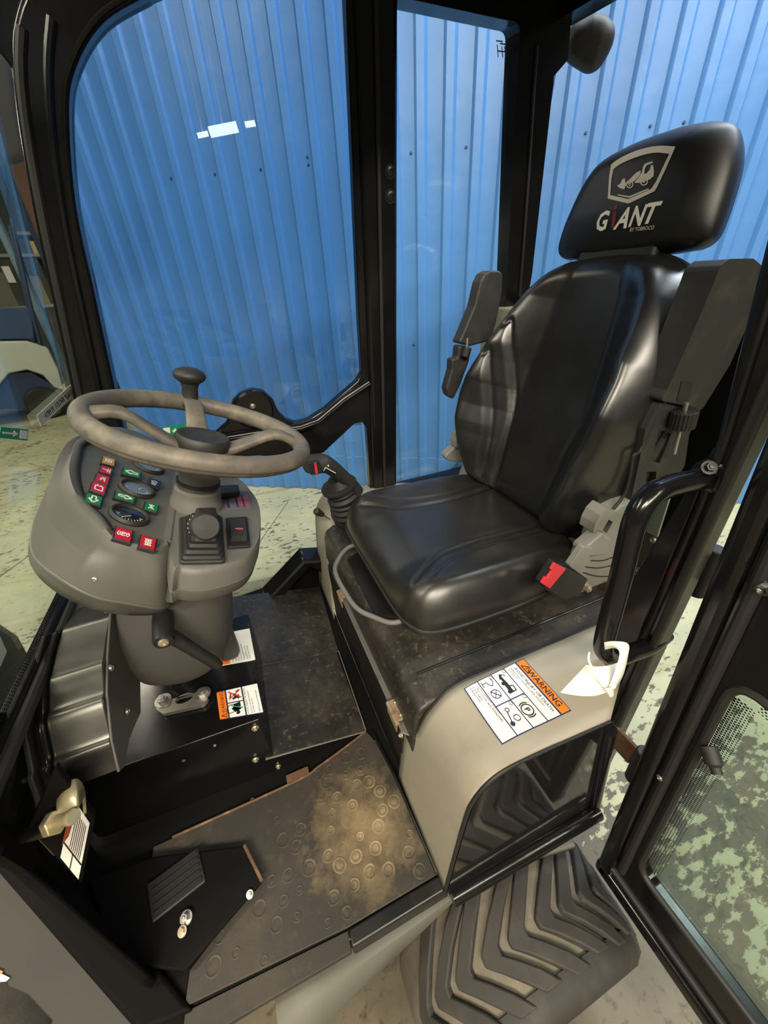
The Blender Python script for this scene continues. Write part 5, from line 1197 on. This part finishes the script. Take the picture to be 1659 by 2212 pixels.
mk('rocker', G().prism(jf, rp([jf.px(x, y) for x, y in [(664, 1000), (690, 996), (697, 1020), (672, 1027)]], .004), -.012 * sgj, .001 * sgj), 'blackp', js, bevel=.001)
mk('red_insert', G().prism(jf, rq_, 0, .0022 * sgj), 'redb', js, label='red rocker insert')
mk('grip_print', G().prism(jf, line(jf.px(699, 1017), jf.px(703, 1010), .0014), -.001, .0015 * sgj).prism(jf, line(jf.px(703, 1010), jf.px(725, 1022), .0014), -.003, .0015 * sgj).prism(jf, ringp(jf.px(709, 1006), .0022, 10), -.001, .0015 * sgj), 'white', js)
tl_ = thing('throttle_lever', 'small lever with dark brown knob on the far grey cover', 'lever', at(712, 1122, Y, (0, 1.10, 0)))
t0, t1, t2 = at(712, 1122, Y, (0, 1.10, 0)), at(697, 1112, Y, (0, 1.085, 0)), at(669, 1096, Y, (0, 1.07, 0))
mk('stem', G().tube([t0, t1], .0028, 8), 'steel', tl_)
mk('knob', G().lathe([(0, 0), (.008, 0), (.0105, .012), (.0125, .026), (.011, .034), (0, .038)], t1, (t2 - t1), 20), mat('dark brown knob', srgb('2e2724'), .45), tl_)
# ------------------------------------------------------------------ grab handle and paper tag
gh = thing('grab_handle', 'black tubular grab handle bolted to the rear door post', 'handle', (.52, .26, .5))
hp_ = [at(x, y, Y, (0, d, 0)) for x, y, d in [(1494, 1040, .262), (1470, 1044, .262), (1440, 1052, .262), (1412, 1066, .26), (1388, 1092, .258), (1372, 1125, .256), (1362, 1160, .255), (1344, 1235, .252), (1322, 1320, .249), (1306, 1382, .247), (1305, 1404, .246), (1316, 1416, .246), (1334, 1420, .246), (1362, 1410, .246), (1400, 1396, .246)]]
hp_ = [hp_[0] + V((.032, 0, 0))] + hp_ + [hp_[-1] + V((.045, .005, .004))]
mk('handle_tube', G().tube(bez(hp_, 5), .0142, 18), 'paint', gh)
mk('handle_foot', G().lathe([(0, -.004), (.022, -.004), (.022, .006), (.016, .010), (0, .010)], hp_[0] + V((.004, 0, 0)), hp_[1] - hp_[0], 22), 'paint', gh)
bolt(hp_[1] + V((.004, -.010, .022)), (-.5, -.6, .6), gh, .006, 'hex', 'paint2', h=.008)
tg = thing('paper_tag', 'white folded paper tag looped round the foot of the grab handle', 'tag', at(1320, 1410, Y, (0, .225, 0)))
def sheet(name, l, m, par, t=.0006):
    g = G(); P = [at(x, y, Y, (0, d, 0)) for x, y, d in l]; n = len(P); g.add(P + [p + V((t, t, t)) for p in P], [list(range(n)), list(range(n, 2 * n))[::-1]] + [(i, (i + 1) % n, n + (i + 1) % n, n + i) for i in range(n)]); return mk(name, g, m, par)
def strip(name, l, m, par):
    """ribbon: list of ((x, y, d), (x, y, d)) edge pairs"""
    A = bez([at(*a[:2], Y, (0, a[2], 0)) for a, b in l], 5); B = bez([at(*b[:2], Y, (0, b[2], 0)) for a, b in l], 5)
    o = mk(name, G().loft([A, B], False, False, closed=False), m, par, ang=60); s_ = o.modifiers.new('t', 'SOLIDIFY'); s_.thickness = .0006; return o
strip('tag_sheet', [((1266, 1436, .232), (1210, 1496, .215)), ((1290, 1440, .226), (1250, 1503, .205)), ((1320, 1436, .222), (1290, 1502, .200)), ((1342, 1428, .224), (1330, 1486, .200))], 'paper', tg)
strip('tag_loop', [((1305, 1388, .228), (1306, 1404, .228)), ((1325, 1386, .219), (1327, 1400, .219)), ((1357, 1391, .214), (1338, 1408, .214)), ((1356, 1420, .209), (1336, 1428, .209)), ((1345, 1462, .204), (1322, 1470, .204)), ((1326, 1492, .201), (1310, 1494, .201))], 'paper', tg)
strip('tag_tie', [((1272, 1408, .222), (1276, 1410, .222)), ((1271, 1430, .216), (1276, 1430, .216)), ((1290, 1468, .207), (1296, 1466, .207)), ((1312, 1494, .200), (1318, 1490, .200))], 'paper', tg)
strip('tag_end', [((1306, 1488, .199), (1326, 1484, .199)), ((1320, 1510, .197), (1326, 1504, .197))], 'paper', tg)
# ------------------------------------------------------------------ near door, swung open square to the cab
nd = thing('near_door', 'open near side cab door with black frame seen edge on at the right', 'door', (.54, .1, -.12))
class Leaning(Fr):
    """upright frame whose first axis drifts with height (the door stands parallel to the leaning post)"""
    K = .06
    def c(s, a, b, h=0): return Fr.c(s, a - s.K * b, b, h)
    def px(s, x, y, h=0):
        a, b = Fr.px(s, x, y, h); return (a + s.K * b, b)
DN = Leaning((.53, .16, 0), (0, -1, 0), (0, 0, 1))
dq = lambda y, z: (.16 + .06 * z - y, z)                      # (y, z) to door coordinates
Hd = 1.72
outer_ = [(0, -.12), (1.05, -.12), (1.05, Hd), (0, Hd)]
glo = rp([(.066, .030), (.98, .030), (.98, .40), (.60, .50), (.30, .545), (.066, .585)], .035)
gup = rp([(.060, .80), (.28, .72), (.60, .70), (.98, .70), (.98, 1.62), (.060, 1.62)], .05)
mk('door_frame', G().plate(DN, outer_, [glo, gup], -.012, .012), 'paint', nd, bevel=.004)
mk('hinge_stile', G().prism(DN, rect(.002, -.118, .034, Hd), -.020, .022), 'paint', nd, bevel=.011, seg=4)
mk('bottom_rail', G().prism(DN, rect(.0, -.120, 1.05, -.085), -.020, .022), 'paint', nd, bevel=.008, seg=3)
mk('door_seal', G().tube([DN.c(.046, z, .014) for z in (-.03, .3, .8, 1.6)], .008, 10), 'rubber', nd)
mk('door_seal', G().tube([DN.c(a, -.060, .014) for a in (.03, .4, 1.0)], .008, 10), 'rubber', nd)
mk('glass_seal', G().tube([DN.c(a, b, .012) for a, b in glo], .006, 8, True), 'rubber', nd)
lg = mk('lower_glass', G().plate(DN, rp([(.05, .015), (1.0, .015), (1.0, .42), (.60, .52), (.05, .60)], .01), [], -.004, .0), G_DOOR, nd)
mk('upper_glass', G().plate(DN, rp([(.045, .78), (.28, .70), (.60, .68), (1.0, .68), (1.0, 1.64), (.045, 1.64)], .01), [], -.004, .0), G_DOOR, nd)
def dots(name, fr, path, inward, rows, pitch, r, h, par, shrink=.72):
    g = G(); P = [V((a, b, 0)) for a, b in path]
    for k in range(rows):
        off = .004 + k * pitch * .80; rr_ = r * (1 - (1 - shrink) * k / max(1, rows - 1) * 1.6)
        for p, q_ in zip(P, P[1:]):
            d = (q_ - p); L = d.length; d /= L; nn = V((-d.y, d.x, 0)) * inward; n = int(L / pitch)
            for i in range(n):
                c = p + d * (i + (.5 if k % 2 else 0)) * pitch + nn * off; g.add([fr.c(c.x + rr_ * math.cos(t * 1.0472), c.y + rr_ * math.sin(t * 1.0472), h) for t in range(6)], [list(range(6))])
    return mk(name, g, 'ink', par, kind='stuff')
dots('frit_dots', DN, [(.067, .05), (.067, .55)], -1, 7, .0046, .0021, .0004, lg)
dots('frit_dots', DN, [(.10, .574), (.30, .545), (.60, .50)], -1, 7, .0046, .0021, .0004, lg)
mk('door_bumper', G().lathe([(0, 0), (.011, 0), (.011, .022), (.007, .026), (.007, .034), (0, .034)], DN.c(*DN.px(1530, 1612, .012), .012), DN.ex * .75 - DN.ey * .5 + DN.ez * .35, 20), 'rubber', nd)
bolt(DN.c(*DN.px(1425, 1680, .022), .022), DN.ez, nd, .004, 'dome', 'steel')
bolt(DN.c(*DN.px(1652, 1270, .03), .03), DN.ez, nd, .006, 'hex', 'chrome', h=.012)
for px, py, zz in [(1370, 1640, None), (1510, 1225, None)]:
    c = at(px, py, X, (.535 if py == 1640 else .62, 0, 0)); low = py == 1640
    hg_ = mk('hinge', G().box(c + V((.004, .030 if low else .0, 0)), (.008, .05, .055)), 'rust' if low else 'paint2', nd, bevel=.002, label='rusty lower hinge' if low else 'black upper hinge')
    mk('hinge_barrel', G().tube([c + V((-.002, -.012, -.045)), c + V((-.002, -.010, .045))], .0135, 18), 'rubber', hg_, bevel=.002)
    mk('door_leaf', G().box(c + V((.006, -.03, 0)), (.008, .035, .05)), 'paint2', hg_, bevel=.002)
    if not low: mk('bright_edge', G().box(c + V((-.010, -.014, .0)), (.003, .003, .05)), 'steel', hg_)
# ------------------------------------------------------------------ windscreen and front
WS = Fr((-.375, .70, .75), Y, (.20, 0, 1))
sgw = 1 if WS.ez.x > 0 else -1
ws = thing('windscreen', 'clear curved front windscreen with dotted black edge', 'windscreen', (-.45, .7, .4))
wb0 = WS.px(88, 1366)[1]
pane = rp([(-.44, wb0 - .05), (.46, wb0 - .05), (.40, .86), (-.36, .86)], .04)
wsg = mk('glass_pane', G().plate(WS, pane, [], -.003 * sgw, .003 * sgw), G_WIND, ws)
mk('lower_panel', G().prism(WS, [WS.px(x, y) for x, y in [(-90, 1540), (80, 1540), (120, 1700), (215, 1860), (165, 1945), (0, 1850), (-90, 1790)]], -.012 * sgw, .002 * sgw), 'pit', ws)
mk('bottom_frame', G().prism(WS, rect(-.47, wb0 - .12, .46, wb0 - .006), -.012 * sgw, .014 * sgw), 'paint', ws, bevel=.006)
dots('frit_dots', WS, [(-.30, wb0 - .004), (.46, wb0 - .004)], 1, 4, .006, .0026, .0034 * sgw, wsg)
mk('frame_seal', G().tube([WS.c(a, wb0 - .02, .02 * sgw) for a in (-.45, 0, .40)], .010, 10), 'rubber', ws)
sl = [WS.px(x, y) for x, y in [(152, 827), (163, 848), (83, 921), (73, 898)]]
so_ = flat('strip_label', WS, [sl], 'strip', None, .0045 * sgw, .0006 * sgw); tag(so_, 'pale strip label with a row of stamped figures on the windscreen', 'label')
g = G(); L4 = lambda u, v: tuple(sl[0][i] * (1 - u) * (1 - v) + sl[3][i] * u * (1 - v) + sl[2][i] * u * v + sl[1][i] * (1 - u) * v for i in (0, 1))
for k in range(22):
    u = .10 + k * .036
    if k in (7, 15): continue
    g.prism(WS, line(L4(u, .28), L4(u + rnd.uniform(-.008, .008), .74), .0016), .0048 * sgw, .0052 * sgw); 
    if rnd.random() < .6: g.prism(WS, line(L4(u, rnd.choice([.3, .5, .7])), L4(u + .022, rnd.choice([.3, .5, .7])), .0016), .0048 * sgw, .0052 * sgw)
mk('stamped_figures', g, 'ink', so_)
exit_sticker('exit_sticker', Fr(WS.c(0, 0, .004 * sgw), WS.ex, WS.ey), [(60, 928), (0, 922), (-4, 946), (58, 952)], 'green exit sticker with white arrow low on the windscreen')
# guard box over the wiper drive, front of the footwell
gb = thing('wiper_guard', 'shiny black bent sheet guard box left of the steering column', 'guard', (-.35, .6, .45))
PXF = lambda x, y, xx: at(x, y, X, (xx, 0, 0))
gR = [PXF(x, y, -.31) for x, y in [(240, 1328), (233, 1370), (227, 1418), (224, 1436), (226, 1470), (227, 1496), (224, 1516), (233, 1558), (240, 1590), (240, 1606), (250, 1636), (257, 1664)]]
gR = bez(gR, 3)
gr2 = [(p.y, p.z) for p in gR]
def gx(x, out=0, dy=0): return [V((x, y + dy, z)) for y, z in gr2]
back_y = .13
prof_ = gr2 + [(gr2[-1][0] + .06, gr2[-1][1] - .02), (gr2[-1][0] + .17, gr2[-1][1] + .02), (gr2[0][0] + .08, gr2[0][1] - .02)]
g = G(); n = len(prof_)
g.loft([[V((x, y, z)) for y, z in prof_] for x in (-.31, -.39)])
mk('guard_shell', g, mat('polished black sheet', (.125, .118, .106), .30, .9, bump=(40, .05, .001), rvar=.06), gb, bevel=.003, ang=40)
sp = [PXF(x, y, -.308) for x, y in [(238, 1322), (268, 1345), (288, 1400), (301, 1470), (302, 1540), (290, 1566), (276, 1600), (268, 1655), (256, 1668), (240, 1600), (230, 1500), (231, 1420)]]
mk('side_plate', G().prism(Fr((-.310, 0, 0), Y, Z), [(p.y, p.z) for p in sp], 0, .004), 'lowcons', gb, bevel=.001)
for x, y in [(277, 1421), (239, 1443), (274, 1537)]: bolt(PXF(x, y, -.305), X, gb, .005, 'dome', 'steel')
fl_ = [(y - .012, z + .006) for y, z in gr2]; fl2 = [(y + .05, z - .03) for y, z in gr2][::-1]
mk('guard_flange', G().prism(Fr((-.390, 0, 0), Y, Z), fl_ + fl2, -.010, .0), 'paint', gb, bevel=.002)
mk('guard_flange', G().prism(Fr((-.405, 0, 0), Y, Z), [(y - .018, z + .010) for y, z in gr2] + fl2, -.008, .0), 'rubber', gb, bevel=.002)
for x, y in [(76, 1436), (73, 1448), (78, 1518), (79, 1528), (62, 1584), (58, 1598), (75, 1680)]: bolt(PXF(x, y, -.418), (.3, -1, .5), gb, .004, 'dome', 'brass')
# latch hook, pin and label on the front corner panel
cp = Fr((-.325, .275, 0), (-.235, .280, 0), Z)
sgc = 1 if cp.ez.x > 0 else -1
mk('front_corner_panel', G().prism(cp, rp([(.06, .0), (.42, .0), (.42, .46), (.30, .46), (.20, .30), (.06, .05)], .02), -.02 * sgc, -.006 * sgc), 'pit', cab, bevel=.004)
dl = [at(x, y, cp.ez, cp.o) for x, y in [(160, 1735), (195, 1775), (170, 1897), (133, 1850)]]
LB = Fr((-.40, .43, .25), X, Z); lq_ = [LB.px(x, y) for x, y in [(158, 1722), (194, 1776), (170, 1898), (131, 1850)]]
sgl = 1 if LB.ez.y < 0 else -1
pb_ = [LB.px(x, y) for x, y in [(120, 1660), (205, 1770), (176, 1912), (60, 1790)]]
fcl = flat('corner_label', LB, [lq_], 'label', None, .0015 * sgl, .0008 * sgl); tag(fcl, 'white and red text label low on the near front corner post', 'label')
Lb = lambda u, v: tuple(lq_[0][i] * (1 - u) * (1 - v) + lq_[1][i] * u * (1 - v) + lq_[2][i] * u * v + lq_[3][i] * (1 - u) * v for i in (0, 1))
flat('red_panel', LB, [[Lb(0, 0), Lb(.30, 0), Lb(.16, .55), Lb(-.05, .8)]], mat('brick red print', srgb('8a3a1e'), .5), fcl, .002 * sgl, .0004 * sgl)
g = G()
for v in (.72,): g.prism(LB, line(Lb(0, v), Lb(1, v), .0018), .0018 * sgl, .0022 * sgl)
g.prism(LB, line(Lb(.5, .72), Lb(.5, 1), .0014), .0018 * sgl, .0022 * sgl)
for k in range(7): g.prism(LB, line(Lb(.34 + k * .085, .1), Lb(.30 + k * .09, .68), .0010), .0018 * sgl, .0022 * sgl)
mk('label_lines', g, 'ink', fcl)
mk('label_post', G().prism(LB, pb_, -.012 * sgl, -.0004 * sgl), 'pit', cab, bevel=.002)
ls = thing('door_striker', 'yellowed zinc striker pin with a curved hook at the front door corner', 'striker', at(120, 1770, Y, (0, .40, 0)))
p0_, p1_ = at(122, 1776, Y, (0, .405, 0)), at(180, 1757, Y, (0, .385, 0)); pax = (p1_ - p0_).normalized()
mz = mat('yellowed zinc', srgb('b5a987'), .38, .55, bump=(80, .1, .0006), var=(30, .15))
mk('pin', G().lathe([(0, 0), (.0088, 0), (.0088, .028), (.0098, .030), (.0098, .035), (.0088, .038), (0, .038)], p0_, pax, 24), mz, ls)
NF6 = Fr(p0_, pax.cross(Z).normalized(), pax.cross(pax.cross(Z)).normalized())
sgn_ = 1 if NF6.ez.dot(pax) > 0 else -1
mk('nut', G().prism(NF6, ringp((0, 0), .0165, 6), -.012 * sgn_, .002 * sgn_), mz, ls, bevel=.002)
hk = bez([at(x, y, Y, (0, .44, 0)) for x, y in [(121, 1712), (132, 1698), (148, 1687), (166, 1682), (178, 1692), (184, 1710), (187, 1740)]], 5)
w_ = V((.004, -.035, -.012))
g = G(); rr = []
for i, p in enumerate(hk):
    k = 1 - .55 * ss(i / (len(hk) - 1), .55, .9); rr.append(p)
o_ = mk('hook', G().loft([rr, [p + w_ * (1 - .7 * ss(i / (len(hk) - 1), .5, .8)) for i, p in enumerate(rr)]], False, False, closed=False), mz, ls, ang=60); s_ = o_.modifiers.new('t', 'SOLIDIFY'); s_.thickness = .004
mk('bracket', G().tube([at(x, y, Y, (0, .46, 0)) for x, y in [(92, 1728), (70, 1790), (82, 1800), (120, 1842)]], .004, 8), 'brass', ls)
mk('bracket_plate', G().tube([at(20, 1810, Y, (0, .46, 0)), at(110, 1785, Y, (0, .42, 0))], .012, 12), 'paint2', ls)
# ------------------------------------------------------------------ outside: front frame, fender, work light, mirror
ff = thing('loader_arm', 'black loader arm outside the windscreen with a white mark', 'loader arm', at(-20, 1500, X, (-.62, 0, 0)) - Z * .3)
AF = Fr((-.62, .60, .3), Y, Z); sga = 1 if AF.ez.x > 0 else -1
apx = [AF.px(x, y) for x, y in [(-60, 1310), (0, 1345), (40, 1372), (66, 1420), (70, 1560), (40, 1700), (-80, 1760)]]
mk('arm_plate', G().prism(AF, apx, -.05 * sga, .0), 'paint2', ff, bevel=.006)
mk('white_mark', G().prism(AF, [AF.px(x, y) for x, y in [(-30, 1340), (0, 1376), (14, 1408), (0, 1440), (-30, 1452)]], 0, .001 * sga), 'label', ff)
mk('arm_edge', G().tube([AF.c(*AF.px(x, y), .004 * sga) for x, y in [(-60, 1618), (38, 1596)]], .004, 8), 'brass', ff)
fe = [at(x, y, (0, -.25, 1), (-.5, .3, -.16)) for x, y in [(-80, 1815), (12, 1880), (165, 2032), (325, 2212), (340, 2290), (80, 2290), (112, 2205), (60, 2150), (-80, 2090)]]
g = G(); n = len(fe); g.add(fe + [p - Z * .006 for p in fe], [list(range(n)), list(range(n, 2 * n))[::-1]] + [(i, (i + 1) % n, n + (i + 1) % n, n + i) for i in range(n)])
fen2 = mk('front_fender', g, mat('shaded grey fender', srgb('26241f'), .65, var=(6, .08)), bevel=.002); tag(fen2, 'shaded grey front fender outside the black door sill', 'fender')  # fender grey darkened: the shade lying over it is in the colour
fx = Fr(fe[2] + V((0, 0, .003)), X, (0, 1, .25)); sgx = 1 if fx.ez.z > 0 else -1
st_ = flat('fender_sticker', fx, [[fx.px(x, y) for x, y in [(-10, 2096), (22, 2112), (14, 2120), (-12, 2122)]]], 'label', None, .0015 * sgx, .001 * sgx); tag(st_, 'small white and orange sticker on the front fender at the picture edge', 'sticker')
flat('orange_edge', fx, [[fx.px(x, y) for x, y in [(-10, 2090), (8, 2098), (4, 2104), (-10, 2104)]]], 'orange', st_, .002 * sgx, .0008 * sgx)
ft = thing('front_wheel', 'black front wheel just showing below the shaded grey front fender', 'wheel', (-.62, .05, GZ))
g = G(); cF = at(75, 2300, Z, (0, 0, -.36)); rings = []
for r, y in [(.12, .03), (.20, .0), (.25, .02), (.262, .06), (.262, .17), (.25, .21), (.20, .23), (.12, .20)]: rings.append([V((cF.x - .10 - math.cos(2 * math.pi * k / 56) * r, cF.y - .10 + y, GZ + .262 + math.sin(2 * math.pi * k / 56) * r)) for k in range(56)])
mk('casing', g.loft(rings, False, False), 'tyre', ft, ang=60)
mk('rim', G().lathe([(0, 0), (.05, .01), (.13, .02), (.13, .15), (0, .15)], (cF.x - .10, cF.y - .09, GZ + .262), Y, 28), 'fender', ft)
wl_c = at(1278, 96, X, (1.07, 0, 0)); vd = (V((0, 0, H)) - wl_c).normalized()
WLF = Fr(wl_c, vd.cross(Z) * -1, vd.cross(vd.cross(Z)) * -1)
if WLF.ez.dot(vd) < 0: WLF = Fr(wl_c, -WLF.ex, WLF.ey)
wlt = thing('work_light', 'black rear work light hanging outside the rear window', 'work light', wl_c)
wo = c2([WLF.px(x, y) for x, y in [(1285, 26), (1312, 34), (1328, 60), (1322, 100), (1296, 146), (1270, 160), (1246, 150), (1222, 130), (1218, 90), (1240, 50)]] + [WLF.px(1285, 26)], 5)[:-1]
wc_ = WLF.px(1275, 92)
mk('housing', pillow(WLF, wo, wc_, lambda a, b: .04, .035, [(.3, -.05), (.8, -.045), (1, -.01), (1, 0)], 18), 'blackp2', wlt, ang=70)
mk('bracket', G().tube([WLF.c(*WLF.px(1170, 70), -.01), WLF.c(*WLF.px(1245, 80), -.01)], .018, 12), 'paint', wlt)
mi_c = V((0, 0, H)) + (at(18, 250, X, (-.5, 0, 0)) - V((0, 0, H))) * 1.25; vd = (V((0, 0, H)) - mi_c).normalized()
MF = Fr(mi_c, vd.cross(Z) * -1, vd.cross(vd.cross(Z)) * -1)
if MF.ez.dot(vd) < 0: MF = Fr(mi_c, -MF.ex, MF.ey)
mit = thing('side_mirror', 'black exterior mirror hanging beyond the left edge of the windscreen', 'mirror', mi_c)
moo = c2([MF.px(x, y) for x, y in [(-90, 60), (-20, 80), (24, 140), (44, 240), (56, 330), (46, 352), (10, 356), (-60, 340), (-110, 300), (-120, 140)]] + [MF.px(-90, 60)], 5)[:-1]
mk('housing', pillow(MF, moo, MF.px(-30, 220), lambda a, b: .03, .03, [(.3, -.03), (.85, -.028), (1, -.008), (1, 0)], 16), 'blackp', mit, ang=70)
mk('arm', G().tube([MF.c(*MF.px(-70, 120), -.01), MF.c(*MF.px(-160, -40), -.01)], .012, 12), 'paint', mit)
